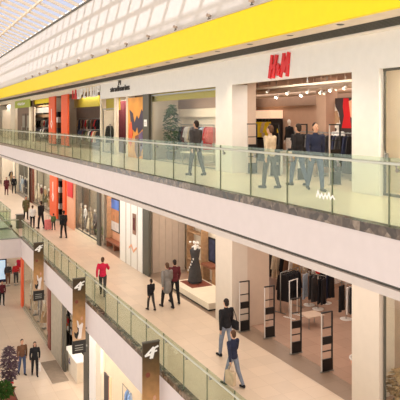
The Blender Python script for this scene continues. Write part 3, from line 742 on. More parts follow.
# -- row beyond: orange portals (both levels), yellow lit shops
def portal(label, pa, pb_, z0, z1, m, depth=.06):
    t = thing('portal_column', label, 'column', (XS - .1, (yp(pa, XS) + yp(pb_, XS)) / 2, z0))
    hw = (yp(pa, XS) - yp(pb_, XS)) / 2
    MB().box(-.08, depth, -hw, hw, 0, z1 - z0).build('shaft', m, t, bevel=.02)
    MB().box(-.1, depth, -hw - .02, hw + .02, 0.0, .12).build('plinth', M_STEEL, t)
    return t, hw
M_OR2 = M_ORANGE
for z0, z1, a, b, c, d, lv in ((UP, 14.42, 51, 57, 63.6, 70, 'upper'), (MID, 8.6, 52, 59, 65, 67.5, 'middle')):
    t, hw = portal(f'wide orange shop column on the {lv} floor beside the dark entrance', a, b, z0, z1, M_OR2)
    mb = MB(); mb.stroke([(-.25, 0), (.0, .3), (.25, 0), (0, -.3), (-.25, 0)], .12, (-.085, 0, 1.6), (0, -1, 0), (0, 0, 1), .01).build('emblem', M_LETW, t)
    mb = MB(); mb.stroke([(0, -.35), (0, .35)], .16, (-.085, 0, 2.3), (0, -1, 0), (0, 0, 1), .01).build('emblem', M_LETW, t)
    portal(f'narrow orange shop column on the {lv} floor beyond the dark entrance' if lv == 'upper' else 'narrow orange shop column on the middle floor next to the red banner', c, d, z0, z1, M_OR2)
    # dark entrance with stacked goods
    X = 11.2
    for i in range(6):
        co = ['black', 'white', 'charcoal', 'brown', 'white', 'black'][i]
        s = thing('shoe_box', f'{co} box in the tall stack inside the {lv} orange entrance, {ORD[i]} up', 'box', (X, yp((b + c) / 2, X), z0 + i * .42), 0, f'boxes in the {lv} orange entrance')
        MB().box(-.3, .3, -.42, .42, 0, .34).build('box_base', FAB[co], s, bevel=.01); MB().box(-.31, .31, -.43, .43, .34, .42).build('lid', FAB[co], s, bevel=.01)
t = thing('hanging_banner', 'red banner hanging on the peach panel next to the orange column', 'banner', (XS - .1, yp(71.5, XS), MID))
z = zp(71.5, 197, XS) - MID; hw = (yp(69, XS) - yp(74.3, XS)) / 2
MB().box(-.02, .0, -hw, hw, z, 3.15).build('cloth', M_RED, t); MB().cyl((-.01, -hw - .05, 3.15), (-.01, hw + .05, 3.15), .02).build('rod', M_STEEL, t)
sbox('wall_peach_panel', M_PEACH, XS - .05, XS + .12, yp(75, XS), yp(67.5, XS), MID, 8.6)
# bands coloured in to stand for yellow light inside upper far shops
for (p0, p1, q0, q1, X, m) in ((74, 99, 97, 107, 10.9, M_OLIVE), (31.5, 50, 96.5, 103.5, 10.6, M_YEL), (31.5, 50, 105.5, 107, 11.0, M_WOOD), (31.5, 50, 114.5, 117.5, 11.2, M_WOOD)):
    sbox('trim_14', m, X, X + .06, yp(p1, X), yp(p0, X), zp((p0 + p1) / 2, q1, X), zp((p0 + p1) / 2, q0, X))
t = thing('hanging_sign', 'white horizontal sign board inside the yellow upper shop beyond the orange column', 'sign', (10.9, yp(40.5, 10.9), zp(40.5, 110.5, 10.9)))
hw = (yp(33, 10.9) - yp(48, 10.9)) / 2
MB().box(-.03, .03, -hw, hw, -.22, .22).build('board', M_LETW, t, bevel=.01)
for s in (-.8, .8): MB().cyl((0, s * hw, .22), (0, s * hw, 1.2), .012).build('wire', M_STEEL, t)
dk = ['black', 'charcoal', 'navy', 'grey', 'brown', 'white', 'maroon', 'cream', 'olive', 'black', 'red', 'charcoal', 'tan']
def mix(n, s, sh=('coat', 'shirt', 'dress')):
    r = random.Random(s); return [(r.choice(sh), r.choice(dk)) for _ in range(n)]
filled_rack('tall mixed clothes by upper orange column', (11.7, 40.6, UP), 0, 5.6, 1.98, mix(20, 3), 'clothes in the upper shop by the orange portal')
filled_rack('low mixed tops by upper orange column', (11.0, 38.2, UP), 0, 4.6, 1.25, mix(14, 5, ('shirt',)), 'low clothes in the upper shop by the portal')
filled_rack('tall clothes in yellow upper shop', (11.75, 55.8, UP), 0, 7.0, 1.95, mix(18, 8), 'clothes in the yellow upper shop')
filled_rack('low tops in yellow upper shop', (11.0, 53.3, UP), 0, 6.4, 1.22, mix(14, 9, ('shirt',)), 'low clothes in the yellow upper shop')
# dark doors under the green sign, cream column, dark column
hwd = yp(16, XS), yp(31, XS)
for i, (a, b) in enumerate(((21, 24.5), (25.5, 29.5))):
    t = thing('shop_door', f'dark brown shop door under the green sign, {"nearer" if i else "farther"} of the pair', 'door', (XS + .1, (yp(a, XS) + yp(b, XS)) / 2, UP))
    hw = (yp(a, XS) - yp(b, XS)) / 2
    lf = MB().box(0, .06, -hw, hw, 0.01, 2.5).build('leaf', mat('dark_door', (84, 66, 54), .5, var=.15), t, bevel=.01)
    MB().box(-.02, 0, -hw * .7, hw * .7, 1.2, 2.3).build('window_pane', M_STEEL, lf); MB().cyl((-.05, hw * .8, .9), (-.05, hw * .8, 1.3), .02).build('handle', M_RAIL, lf)
sbox('wall_door_surround', M_DARKWALL, XS + .15, XS + .25, yp(31, XS), yp(16, XS), UP, 14.42)
sbox('wall_far_pier', M_CREAM, XS, XS + .4, yp(15, XS), yp(10.5, XS), UP, 14.42)
mannequin('mannequin in maroon in the farthest upper shop window beside the cream pier', (10.9, yp(5, 10.9), UP), PI / 2, 'maroon', 'black')
mannequin('mannequin in brown in the farthest upper shop window', (10.9, yp(7.3, 10.9), UP), PI / 2, 'brown', 'charcoal')

# ------------------------------------------------------------------ middle level shops
# -- panelled shop with plinth
M_PANEL = mat('pale_panel', (204, 184, 166), .6, var=.04)
mb = MB()
for i in range(5):
    x0 = XS + .4 + i * .34; mb.box(x0 + .006, x0 + .334, 26.42, 26.5, MID, 8.6)
struct('wall_panelled', mb, M_PANEL)
sbox('wall_panelled_back', M_CREAM, XS + .4, 12.2, 26.5, 26.6, MID, 9.98)
sbox('wall_panelled_rear', M_CREAM, 12.2, 12.6, 27.1, 27.2, MID, 9.98)
# white plinth with the black dress stand
t = thing('display_plinth', 'broad white plinth with a dark edge in the panelled shop window', 'plinth', (11.25, 21.95, MID))
MB().box(-.85, .55, -1.8, 1.75, .06, .3).build('block', M_CREAM, t, bevel=.01); MB().box(-.82, .52, -1.77, 1.72, 0, .06).build('recess', M_BLACK, t)
t = thing('floor_mat', 'dark reddish mat under the black dress on the white plinth', 'mat', (11.25, 22.9, MID + .3)); MB().box(-.5, .45, -.6, .6, 0, .015).build('weave', M_BRICK, t)
t = thing('dress_form', 'tall dress form in a long black dress with white flowers on the plinth', 'dress form', (11.2, 22.95, MID + .315))
MB().lathe([(.2, 0), (.2, .02), (.025, .03), (.02, .25), (.02, .3)], (0, 0, 0), 16).build('stand', M_STEEL, t, True)
MB().lathe([(.3, .06), (.3, .1), (.24, .6), (.16, 1.02), (.2, 1.25), (.23, 1.42), (.1, 1.5), (.06, 1.52)], (0, 0, 0), 18).build('dress', FAB['charcoal'], t, True)
mb = MB()
for k in range(26):
    a = random.random() * 2 * PI; z = random.uniform(1.46, 1.72); r = random.uniform(.02, .22); mb.ell((math.cos(a) * r, math.sin(a) * r, z), (.06, .06, .05), 1)
mb.build('flower_head', FAB['white'], t, True)
mb = MB()
for k in range(5): mb.ell((-.27 + .02 * k, .1 - .08 * k, .55 + .13 * k), (.03, .04, .05), 1)
mb.build('trim_flower', FAB['white'], t, True)
t = thing('wall_shelf', 'wooden shelf with small goods on the wall behind the black dress', 'shelf', (12.3, 24.9, MID))
MB().box(-.25, .15, -.8, .9, 2.62, 2.74).build('board', M_REDWOOD, t, bevel=.01)
for s in (-.7, .8): MB().box(-.2, .15, s - .05, s, .02, 2.62).build('post', M_WOOD, t)
for z in (.7, 1.4, 2.0): MB().box(-.2, .12, -.7, .75, z, z + .04).build('board', M_WOOD, t)
t = thing('wall_picture', 'dark framed picture on the cream wall beside the lower white pillar', 'picture', (12.5, yp(212.5, 12.5), zp(212, 250, 12.5)))
MB().box(-.03, 0, -.35, .35, -.55, .55).build('frame', M_BLACK, t); MB().box(-.036, -.03, -.28, .28, -.47, .47).build('print', mat('dark_blue_print', (58, 62, 88), .5, var=.4, scale=5), t)
t = thing('side_table', 'small brown shelf below the dark picture beside the lower white pillar', 'shelf', (12.25, yp(212.3, 12.25), MID)); MB().box(-.3, .15, -.5, .5, .8, .9).build('top', M_REDWOOD, t)
for s in (-.45, .45): MB().box(-.25, .1, s - .03, s + .03, 0, .8).build('leg', M_WOOD, t)

# -- white portal wall with small poster, doorway with the picture and the bench
sbox('wall_white_portal', M_WHITE, XS - .04, XS + .35, yp(143, XS), yp(120.6, XS), MID, 8.6)
for px in (126.5, 131.5, 138): sbox('trim_15', M_LIP, XS - .06, XS - .04, yp(px + .5, XS), yp(px, XS), MID, 8.6)
t = thing('wall_picture', 'small brown poster on the white portal wall', 'poster', (XS - .06, yp(135.5, XS), zp(135.5, 224, XS)))
MB().box(-.02, .0, -.22, .22, -.5, .5).build('sheet', mat('brown_poster', (150, 112, 92), .6, var=.3, scale=4), t); MB().box(-.03, -.02, -.12, .12, -.3, .3).build('print', FAB['maroon'], t)
t = thing('wall_picture', 'faded pink lettering panel low on the white portal wall', 'poster', (XS - .06, yp(134, XS), MID + .9)); MB().stroke([(-.5, 0), (-.2, .18), (.1, -.1), (.5, .15)], .08, (0, 0, 0), (0, -1, 0), (0, 0, 1), .02).build('print', M_PEACH, t)
wall('wall_doorway_back', M_PEACH, 10.98, 11.05, 29.6, 33.5, MID, 9.98)
wall('wall_doorway_side', M_WOOD, XS + .4, 10.98, 33.42, 33.5, MID, 9.98)
ya, yb = yp(119.8, 10.95), yp(111, 10.95)
t = thing('wall_picture', 'large framed picture of blue sky over orange land in the wooden doorway', 'picture', (10.95, (ya + yb) / 2, MID))
hw = (yb - ya) / 2; zt, zb = zp(116, 199, 10.95) - MID, zp(116, 232, 10.95) - MID
MB().box(-.03, .03, -hw, hw, zb, zt).build('frame', M_BLACK, t)
h = zt - zb
MB().box(-.04, -.03, -hw + .08, hw - .08, zb + h * .68, zt - .06).build('printed_sky', mat('print_sky', (92, 128, 206), .5, var=.2, scale=2), t)
MB().box(-.04, -.03, -hw + .08, hw - .08, zb + h * .3, zb + h * .68).build('printed_land', mat('print_land', (196, 136, 96), .5, var=.25, scale=3), t)
MB().box(-.04, -.03, -hw + .08, hw - .08, zb + .06, zb + h * .3).build('printed_foam', mat('print_white', (220, 210, 205), .5, var=.15, scale=4), t)
t = thing('bench', 'red-brown wooden bench below the large picture in the doorway', 'bench', (10.72, 31.9, MID))
MB().box(-.18, .18, -1.5, 1.5, .34, .46).build('seat', M_REDWOOD, t, bevel=.02)
for s in (-1.3, 0, 1.3): MB().box(-.16, .16, s - .05, s + .05, 0, .34).build('leg', M_REDWOOD, t)
# -- window with mannequins between the dark pillar and the peach panel
window('window_5', XS + .05, 34.1, 38.95, MID + .15, 8.58, (35.7, 37.3), M_DARKP)
sbox('baseboard_middle', M_CREAM, XS - .02, XS + .3, 34.05, 39.0, MID, MID + .15)
for i, (y, a, b, dr) in enumerate(((36.1, 'grey', 'charcoal', None), (37.2, 'beige', 'olive', 'cream'), (38.3, 'white', 'grey', None), (39.3, 'cream', 'tan', 'beige'))):
    mannequin(f'mannequin in {a} and {dr or b} behind middle floor glass, {ORD[i]} from dark pillar', (10.75, y, MID), PI / 2, a, b, dress=dr, group='mannequins beside the peach panel')
wall('wall_window_backdrop', M_STONEG, 11.3, 11.36, 34.2, 42.5, MID, 8.3)
leafy('low green plant at the foot of the middle window beside the dark pillar', 'potted_plant', (10.8, 35.3, MID), .12, .3, .8, .22, 90, M_LEAFL, .14, trunk=False, seedv=8, ptop=.2)
# -- window beyond the orange column
window('window_6', XS + .05, 46.6, 53.9, MID + .15, 8.58, (49.0, 51.5), M_DARKP)
wall('wall_window_backdrop', M_STONEG, 11.4, 11.46, 47.2, 57.3, MID, 8.3)
for i, (y, a, b, dr) in enumerate(((49.2, 'brown', 'tan', None), (50.7, 'tan', 'brown', 'olive'), (52.2, 'maroon', 'beige', None), (53.6, 'cream', 'brown', 'cream'), (55.2, 'charcoal', 'grey', None))):
    mannequin(f'mannequin in {a} and {dr or b} past the middle orange column, {ORD[i]} from it', (10.8, y, MID), PI / 2, a, b, dress=dr, group='mannequins past the orange column')
# -- far end
sbox('wall_far_dark_pier', M_BRICK, XS - .02, XS + .3, 53.95, 54.75, MID, 8.6)
window('window_7', XS + .05, 55.0, 62.4, MID + .1, 8.58, (57.5, 60), M_STEEL)
for i, (px, a, b) in enumerate(((27.2, 'charcoal', 'black'), (25, 'navy', 'navy'), (22.5, 'pale_blue', 'white'), (20.6, 'white', 'pale_blue'))):
    X = 10.8; mannequin(f'mannequin in {WORDS.get(a, a)} in the farthest middle floor window, {ORD[i]} from the brick pier', (X, yp(px, X), MID), PI / 2, a, b, group='mannequins in the farthest middle window')
wall('wall_window_backdrop', M_DARKP, 11.4, 11.46, 57.7, 69, MID, 8.3)
filled_rack('clothes at far middle floor end', (10.9, 66.5, MID), 0, 4.5, 1.7, mix(10, 21), 'clothes at the far end of the middle floor')

# -- big fashion shop, middle floor
zf = MID + .012
filled_rack('black coats behind the lower gates', (13.25, 18.95, zf), PI / 2 + .35, 1.15, 1.5, [('coat', 'black')] * 9, 'black coats behind the lower gates')
rack('empty white rail frame in front of the black coats', (12.9, 18.2, zf), PI / 2 + .35, .5, 1.35, m=M_WHITE)
def tstand(label, x, y, gc, group, sign=False):
    t = thing('garment_stand', label, 'garment stand', (x, y, zf), .4)
    MB().lathe([(.22, 0), (.22, .015), (.02, .025)], (0, 0, 0), 16).build('base', M_WHITE, t)
    MB().cyl((0, 0, .02), (0, 0, 1.34), .016).build('pole', M_STEEL, t, True); MB().cyl((0, -.3, 1.3), (0, .3, 1.3), .012).build('arm', M_STEEL, t, True)
    if sign: MB().cyl((-.012, 0, 1.46), (.012, 0, 1.46), .12, n=18).build('round_red_sign', M_RED, t, True); MB().cyl((0, 0, 1.33), (0, 0, 1.4), .01).build('sign_stem', M_STEEL, t)
    return t
for i, (px, py, sg, cs) in enumerate(((309, 305, False, ('black', 'charcoal', 'pale_blue')), (318, 309, True, ('black', 'black', 'charcoal')), (326, 303, False, ('black', 'navy', 'black')), (346, 319, True, ('black', 'white', 'black')))):
    d = FPX * (EYE - zf) / (py - 121); u = (px - 200) / FPX; x, y = d * (SA + u * CA), d * (CA - u * SA)
    tstand(f'chrome garment stand {"with a round red sign" if sg else "without a sign"}, {ORD[i]} beyond the black coats', x, y, 'black', None, sg)
    for j, c in enumerate(cs):
        q = (-.24, -.11, .17)[j]
        garment('trousers', c, (x - math.sin(.4) * q, y + math.cos(.4) * q, zf + 1.3 - .034), .4 + random.uniform(-.1, .1), f'{ORD[i]} lower stand beyond the black coats', j, f'trousers on the {ORD[i]} lower stand')
filled_rack('pale tops deep in lower shop', (15.6, 20.2, zf), .2, 2.4, 1.4, [('shirt', c) for c in ('white', 'cream', 'grey', 'white', 'beige', 'white', 'brown', 'cream', 'white', 'grey')], 'pale tops far back in the lower shop')
filled_rack('mixed coats deepest in lower shop', (14.6, 21.6, zf), .2, 2.4, 1.5, [('coat', c) for c in ('tan', 'white', 'brown', 'black', 'beige', 'cream', 'charcoal', 'brown', 'tan')], 'mixed coats along the far lower wall')
filled_rack('dark coats at lower shop rear', (15.2, 16.2, zf), .5, 1.6, 1.45, [('coat', c) for c in ('black', 'charcoal', 'black', 'grey', 'black', 'black', 'navy', 'black')], 'dark coats by the right lower wall')
t = thing('shopping_basket', 'pale round wicker basket with a rim beside the lower near pillar', 'basket', (11.55, 13.05, zf))
mb = MB().lathe([(.17, 0), (.19, .02), (.3, .5), (.31, .52), (.28, .52), (.17, .03)], (0, 0, 0), 20); mb.build('wall', M_PEACH, t, True); MB().lathe([(.3, .5), (.325, .52), (.325, .55), (.29, .55), (.285, .52)], (0, 0, 0), 20).build('rim', M_WHITE, t, True)
t = thing('display_table', 'low pale display table between the gates of the lower fashion shop', 'table', (12.9, 17.1, zf))
MB().box(-.35, .35, -.3, .3, .38, .42).build('table_top', M_BEIGE, t, bevel=.008)
for sx in (-.3, .3):
    for sy in (-.25, .25): MB().cyl((sx, sy, 0), (sx, sy, .38), .015).build('leg', M_STEEL, t)
# -- lower right window with a dry frond
leafy('dry feathery plant behind the lower window beside the near pillar', 'potted_plant', (11.0, 11.05, MID), .15, .3, 1.0, .2, 110, M_GRASSY, .22, trunk=False, seedv=12, ptop=.3)

# ------------------------------------------------------------------ ground floor
def gx(px): return yp(px, XG)
for a, b, m in ((100.6, 96.0, M_CREAM), (95, 89.2, M_WHITE), (88, 83.5, M_DARKP), (64, 62, M_DARKP), (61, 51, M_STONEG), (50, 47.6, M_BRICK), (22.4, 20.6, M_ORANGE)):
    sbox('wall_ground_pier', m, XG, XG + .12, gx(a), gx(b), 0, 4.3)
wall('wall_ground_back', M_CREAM, 9.6, 9.7, 15, 48.4, 0, 4.3)
for y in (25.2, 33.9): wall('wall_ground_divider', M_CREAM, XG + .35, 9.6, y, y + .08, 0, 4.3)
window('window_8', XG + .1, gx(46.9), gx(22.6), .12, 4.28, (36.3, 38.9), M_STONEG)
sbox('baseboard_ground', M_STONEG, XG, XG + .25, gx(46.9), gx(22.6), 0, .12)
wall('wall_window_backdrop', M_BEIGE, 8.35, 8.4, 35.0, 41.6, 0, 3.4)
for i, (y, a, b, dr) in enumerate(((35.4, 'grey', 'beige', None), (36.8, 'beige', 'charcoal', 'tan'), (38.2, 'grey', 'grey', None), (39.6, 'tan', 'cream', 'beige'), (40.9, 'cream', 'tan', None))):
    mannequin(f'mannequin in {a} and {dr or b} in the ground floor window, {ORD[i]} from the brick-red pier', (7.8, y, .02), PI / 2, a, b, dress=dr, group='mannequins in the ground floor window')
t = thing('wall_picture', 'pinkish fashion poster in the ground floor window beside the brick-red pier', 'poster', (7.6, 34.75, .4)); MB().box(0, .04, -.6, .55, 0, 2.6).build('sheet', mat('pink_poster', (196, 150, 132), .6, var=.25, scale=3), t); MB().box(-.01, 0, -.3, .2, .4, 2.0).build('print', FAB['tan'], t)
# shelf shop (64-82)
t = thing('store_shelf', 'dark shelving with small boxed goods in the ground floor shop', 'shelf', (8.35, 31.6, 0))
MB().box(.2, .26, -1.7, 1.7, 0, 2.6).build('back_panel', M_BLACK, t)
for y in (-1.7, -.57, .57, 1.64): MB().box(-.2, .2, y, y + .06, 0, 2.6).build('side_panel', M_BLACK, t)
for z in (1.1, 1.5, 1.9, 2.3): MB().box(-.2, .2, -1.64, 1.64, z, z + .03).build('board', M_DARKP, t)
rs = random.Random(5); k = 0
for zi, z in enumerate((1.13, 1.53, 1.93)):
    for i in range(9):
        y = 31.6 - 1.45 + i * .36; 
        if abs(y - 31.6 + .54) < .14 or abs(y - 31.6 - .6) < .14: continue
        co = rs.choice(['red', 'white', 'cream', 'orange', 'tan', 'black', 'beige'])
        s = tag(MB().box(-.09, .09, -.1, .1, 0, .2 + rs.random() * .08).build('boxed_good', FAB[co], None, bevel=.008), f'{co} box on the {["lowest", "middle", "top"][zi]} dark shelf board, {ORD[i]} from near end', 'box', 'boxed goods on the dark ground floor shelving')
        s.location = (8.25, y, z + .003); s.parent = None
t = thing('shop_counter', 'cream shop counter with a blue logo in front of the dark shelving', 'counter', (7.8, 29.6, 0))
MB().box(-.25, .25, -1.2, 1.1, 0, .95).build('body', M_CREAM, t, bevel=.01); MB().box(-.28, .28, -1.24, 1.14, .95, 1.0).build('top', M_WHITE, t)
MB().stroke([(-.15, -.1), (0, .12), (.15, -.1), (-.15, -.1)], .06, (-.252, .2, .6), (0, -1, 0), (0, 0, 1), .01).build('logo', FAB['violet'], t)
t = thing('floor_mat', 'dark grey entrance mat at the corner of the ground floor shop', 'mat', (6.9, 30.3, 0)); MB().box(-.4, .4, -1.4, 1.4, 0, .012).build('weave', mat('grey_mat', (150, 134, 118), .9, var=.1), t)
# white shop with dark door and blue garment
t = thing('shop_door', 'dark door panel standing open in the white ground floor shop', 'door', (7.45, (gx(101.5) + gx(107)) / 2, 0)); hw = (gx(101.5) - gx(107)) / 2
MB().box(-.03, .03, -hw, hw, .01, 2.35).build('leaf', mat('dark_purple_door', (66, 52, 54), .5, var=.1), t, bevel=.01); MB().box(-.06, .05, -hw - .06, -hw, 0, 2.4).build('door_frame', M_PEACH, t); MB().cyl((-.06, hw * .6, .9), (-.06, hw * .6, 1.2), .015).build('handle', M_STEEL, t)
t = rack('chrome rail with a blue jacket in the white ground floor shop', (8.3, 23.4, 0), 0, 1.0, 1.62)
garment('shirt', 'blue', (8.3, 23.4, 1.582), .9, 'alone on the rail in the white ground floor shop', 0, None)
garment('shirt', 'blue', (8.3, 23.05, 1.582), .9, 'behind the first on the white ground floor rail', 1, None)
t = thing('wall_picture', 'small white picture with a blue dot on the rear wall of the ground floor shop', 'picture', (9.56, 24.0 - 1.6, 1.7)); MB().box(0, .03, -.3, .3, -.3, .3).build('board', M_LETW, t); MB().cyl((-.01, 0, 0), (0, 0, 0), .08).build('dot', FAB['violet'], t)
# far end of the ground floor
wall('wall_ground_end', M_CREAM, 2, 9.6, 48.5, 48.7, 0, 4.3)
def gxy(px, Y=48.4):
    u = (px - 200) / FPX; return Y * (SA + u * CA) / (CA - u * SA)
def gz(px, py, Y=48.4):
    u = (px - 200) / FPX; return EYE - (py - 121) * (Y / (CA - u * SA)) / FPX
t = thing('light_box', 'blue and white glowing panel at the far end of the ground floor', 'light box', (gxy(2.5), 48.4, 0))
MB().box(-.62, .3, -.06, 0, gz(3, 282), gz(3, 258)).build('frame', FAB['navy'], t); MB().box(-.5, .2, -.08, -.06, gz(3, 279), gz(3, 260)).build('glowing_face', mat('blue_white_lightbox', (196, 222, 246), .5, var=.2, scale=2, emit=.45), t)
t = thing('round_sign', 'crimson flower-shaped sign over the far ground floor shop', 'sign', (gxy(18), 47.9, gz(18, 262)))
mb = MB()
for k in range(7): mb.ell((math.cos(k) * .2, -.03, math.sin(k) * .2), (.13, .05, .13), 2)
mb.ell((0, -.05, 0), (.12, .06, .12)); mb.build('petal', FAB['crimson'], t, True); MB().cyl((0, .02, 0), (0, .5, 0), .03).build('bracket', M_STEEL, t)
for i, (px, co) in enumerate(((8, 'charcoal'), (16, 'red'))):
    mannequin(f'mannequin in {co} at the far end of the ground floor, {ORD[i]} from the glowing panel', (gxy(px, 47.6), 47.6, 0), PI, co, 'charcoal' if i % 2 else 'brown', group='mannequins at the far ground floor end')
# planter bottom left
t = thing('planter_box', 'long dark planter trough at the bottom corner of the ground floor', 'planter', (4.0, 27.6, 0)); MB().box(-.5, .55, -1.7, 1.3, 0, .5).build('trough', M_POT, t, bevel=.02); MB().box(-.45, .5, -1.65, 1.25, .5, .52).build('soil', M_BRICK, t)
leafy('tall purple-grey spiky shrub in the ground floor planter', 'shrub', (4.45, 28.5, .53), 0, .2, 1.7, .3, 520, M_LEAFP, .2, seedv=21, ptop=.1)
leafy('tall dark green shrub in the ground floor planter at the frame edge', 'shrub', (3.5, 27.9, .55), 0, .22, 1.6, .3, 420, M_LEAF, .2, seedv=22, ptop=.1)
leafy('low green shrub at the near end of the ground floor planter', 'shrub', (3.95, 26.75, .55), 0, .24, .85, .33, 320, M_LEAF, .2, seedv=23, ptop=.1)
mbp = thing('flower_cluster', 'cluster of red flowers at the foot of the planter shrubs', 'flowers', (4.4, 27.55, .52))
for k in range(12): MB().ell((random.uniform(-.1, .12), random.uniform(-.15, .15), random.uniform(.05, .5)), (.045, .045, .035), 1).build('flower_head', FAB['red'], mbp, True)
MB().cyl((0, 0, 0), (0, 0, .4), .02).build('stem', M_LEAF, mbp)

# ------------------------------------------------------------------ hanging banners on the middle edge
def banner(label, y):
    t = thing('hanging_banner', label, 'banner', (XE - .06, y, 0), 0, 'blade banners on the middle gallery edge')
    z1 = EYE - 6.18; z0 = EYE - 9.08; zb = z0 + .5; w = .5
    m = MATS.get('banner_print')
    if m is None:
        m = bpy.data.materials.new('banner_print'); m.use_nodes = True; nt = m.node_tree; b = nt.nodes['Principled BSDF']; MATS['banner_print'] = m
        tc = nt.nodes.new('ShaderNodeTexCoord'); sx = nt.nodes.new('ShaderNodeSeparateXYZ'); mr = nt.nodes.new('ShaderNodeMapRange'); r = nt.nodes.new('ShaderNodeValToRGB'); n = nt.nodes.new('ShaderNodeTexNoise')
        n.inputs['Scale'].default_value = 5; ad = nt.nodes.new('ShaderNodeMath'); ad.operation = 'MULTIPLY_ADD'; ad.inputs[1].default_value = .25
        mr.inputs['From Min'].default_value = zb; mr.inputs['From Max'].default_value = z1
        e = r.color_ramp.elements; e[0].position = 0.05; e[0].color = lin((190, 160, 132)); e[1].position = 1; e[1].color = lin((62, 46, 24))
        q = e.new(.45); q.color = lin((186, 138, 84)); q = e.new(.8); q.color = lin((112, 82, 44))
        nt.links.new(tc.outputs['Object'], sx.inputs[0]); nt.links.new(sx.outputs['Z'], mr.inputs['Value']); nt.links.new(tc.outputs['Object'], n.inputs['Vector'])
        nt.links.new(n.outputs['Fac'], ad.inputs[0]); nt.links.new(mr.outputs[0], ad.inputs[2]); nt.links.new(ad.outputs[0], r.inputs['Fac']); nt.links.new(r.outputs['Color'], b.inputs['Base Color'])
    pan = MB().box(-w, 0, -.03, .03, zb, z1).build('printed_panel', m, t)
    bbx = MB().box(-w - .015, .015, -.05, .05, z0, zb).build('black_box', M_BLACK, t)
    MB().box(-w - .01, .01, -.04, .04, z1, z1 + .04).build('top_cap', M_DARKP, t)
    for z in (z0 + .2, z0 + .9): MB().box(0.0, .08, -.02, .02, z, z + .06).build('wall_bracket', M_STEEL, t)
    o, u, v = (-w / 2, -.031, 0), (1, 0, 0), (0, 0, 1)
    def P(pts, mm, nm, off=.006): MB().prism([(p[0], p[1]) for p in pts], o, u, v, off).build(nm, mm, pan)
    zt = z1 - .14
    mb = MB()
    mb.stroke([(-.02, zt - .28), (.06, zt), (-.17, zt - .2), (.04, zt - .17)], .055, o, u, v, .008)
    mb.stroke([(.03, zt - .28), (.1, zt - .02), (.2, zt + .02)], .05, o, u, v, .008).stroke([(.07, zt - .12), (.16, zt - .1)], .045, o, u, v, .008)
    mb.build('logo', M_LETW, pan)
    MB().cyl((-w / 2 - .1, -.03, z1 - .88), (-w / 2 - .1, -.042, z1 - .88), .07, n=16).build('printed_ball', M_BRICK, pan)
    zf_ = zb + .06
    P([(-.1, zf_ + .74), (-.04, zf_ + .7), (.0, zf_ + .52), (.12, zf_ + .62), (.16, zf_ + .56), (.12, zf_ + .36), (.08, zf_), (-.04, zf_), (-.06, zf_ + .4)], mat('print_player_white', (226, 218, 214), .6, var=.08), 'printed_player', .006)
    P([(-.14, zf_ + .52), (-.07, zf_ + .44), (-.05, zf_ + .3), (-.12, zf_ + .22), (-.2, zf_ + .3), (-.18, zf_ + .1), (-.1, zf_), (-.02, zf_ + .2), (-.02, zf_ + .42)], M_BLACK, 'printed_bag', .01)
    P([(.07, zf_ + .84), (.12, zf_ + .86), (.15, zf_ + .78), (.1, zf_ + .7), (.05, zf_ + .76)], M_SKIN, 'printed_head', .01)
    for q in (.3, .2, .12): MB().box(-w * .85, -w * .2, -.054, -.05, z0 + q, z0 + q + .03).build('printed_line', M_STEEL, bbx)
banner('tall brown blade banner with a white logo nearest the camera on the middle balustrade', 15.6)
banner('brown blade banner with a white logo between the other two on the middle gallery edge', 23.15)
banner('brown blade banner with a white logo close to the crossing bridge', 30.85)

# white script decal on the upper glass
t = thing('glass_sticker', 'faint white script sticker on the upper glass under the walking shoppers', 'sticker', (XE + .05, yp(323, XE), zp(323, 196, XE)))
MB().stroke([(-.24, -.04), (-.2, .07), (-.15, -.05), (-.1, .03), (-.05, -.05), (0, .03), (.05, -.04), (.1, .06), (.14, -.04), (.2, .02), (.25, -.03)], .03, (0, 0, 0), (0, -1, 0), (0, 0, 1), .004).build('lettering', M_LETW, t)

# corner items on the bridge
t = thing('litter_bin', 'dark square bin at the corner of the crossing bridge', 'bin', (7.15, 41.55, MID)); MB().box(-.22, .22, -.22, .22, 0, .85).build('body', mat('olive_grey_bin', (96, 90, 76), .5, var=.08), t, bevel=.02); MB().box(-.24, .24, -.24, .24, .85, .92).build('lid', M_DARKP, t, bevel=.01)
t = thing('carrier_bag', 'white carrier bag on the floor beside the dark bin', 'bag', (7.7, 42.0, MID)); MB().prism([(-.2, 0), (.2, 0), (.23, .32), (-.23, .32)], (0, -.08, 0), (1, 0, 0), (0, 0, 1), -.16).build('pouch', FAB['white'], t, bevel=.01)
for q in (-.12, .04): MB().tube([(-.09, q, .31), (-.06, q, .42), (.06, q, .42), (.09, q, .31)], .008, 6).build('handle', FAB['white'], t)

# ------------------------------------------------------------------ the people
def at(px, py, z):
    d = FPX * (EYE - z) / (py - 121); u = (px - 200) / FPX
    return (d * (SA + u * CA), d * (CA - u * SA), z)
person('person in a dark grey jacket walking past the upper coat window', (8.7, 17.75, UP), 1.84, 0.25, 'charcoal', 'black', stride=.28, pxh=56)
person('person in a beige jacket and dark trousers walking past the wide upper shop opening', at(270, 188.3, UP), 1.7, .3, 'beige', 'charcoal', 'hair_brown', stride=.22, pxh=60)
person('person in a black jacket striding behind the upper glass, beside the person in beige', at(298, 185.5, UP), 1.74, .15, 'black', 'denim', stride=.26, pxh=60)
person('person in a navy jacket behind the upper glass, nearest the near white pillar', at(315.5, 190.5, UP), 1.78, PI - .3, 'navy', 'denim', stride=.3, pxh=60)
mx, my, _ = at(226, 357, MID)
person('person in a black sweater carrying a dark shoulder bag on the middle gallery', (mx, my, MID), 1.8, .1, 'black', 'greyblue', stride=.24, pxh=60,
       bag=('black', 1, 'shoulder', 'dark shoulder bag hanging from the person in the black sweater'))
person('shorter person in navy and grey-blue walking in front of the person in the black sweater', at(233, 386, MID), 1.55, .25, 'navy', 'greyblue', 'hair_brown', stride=.36, pxh=55,
       bag=('beige', -1, 'hand', 'pale beige carrier bag held by the shorter person in grey-blue'))
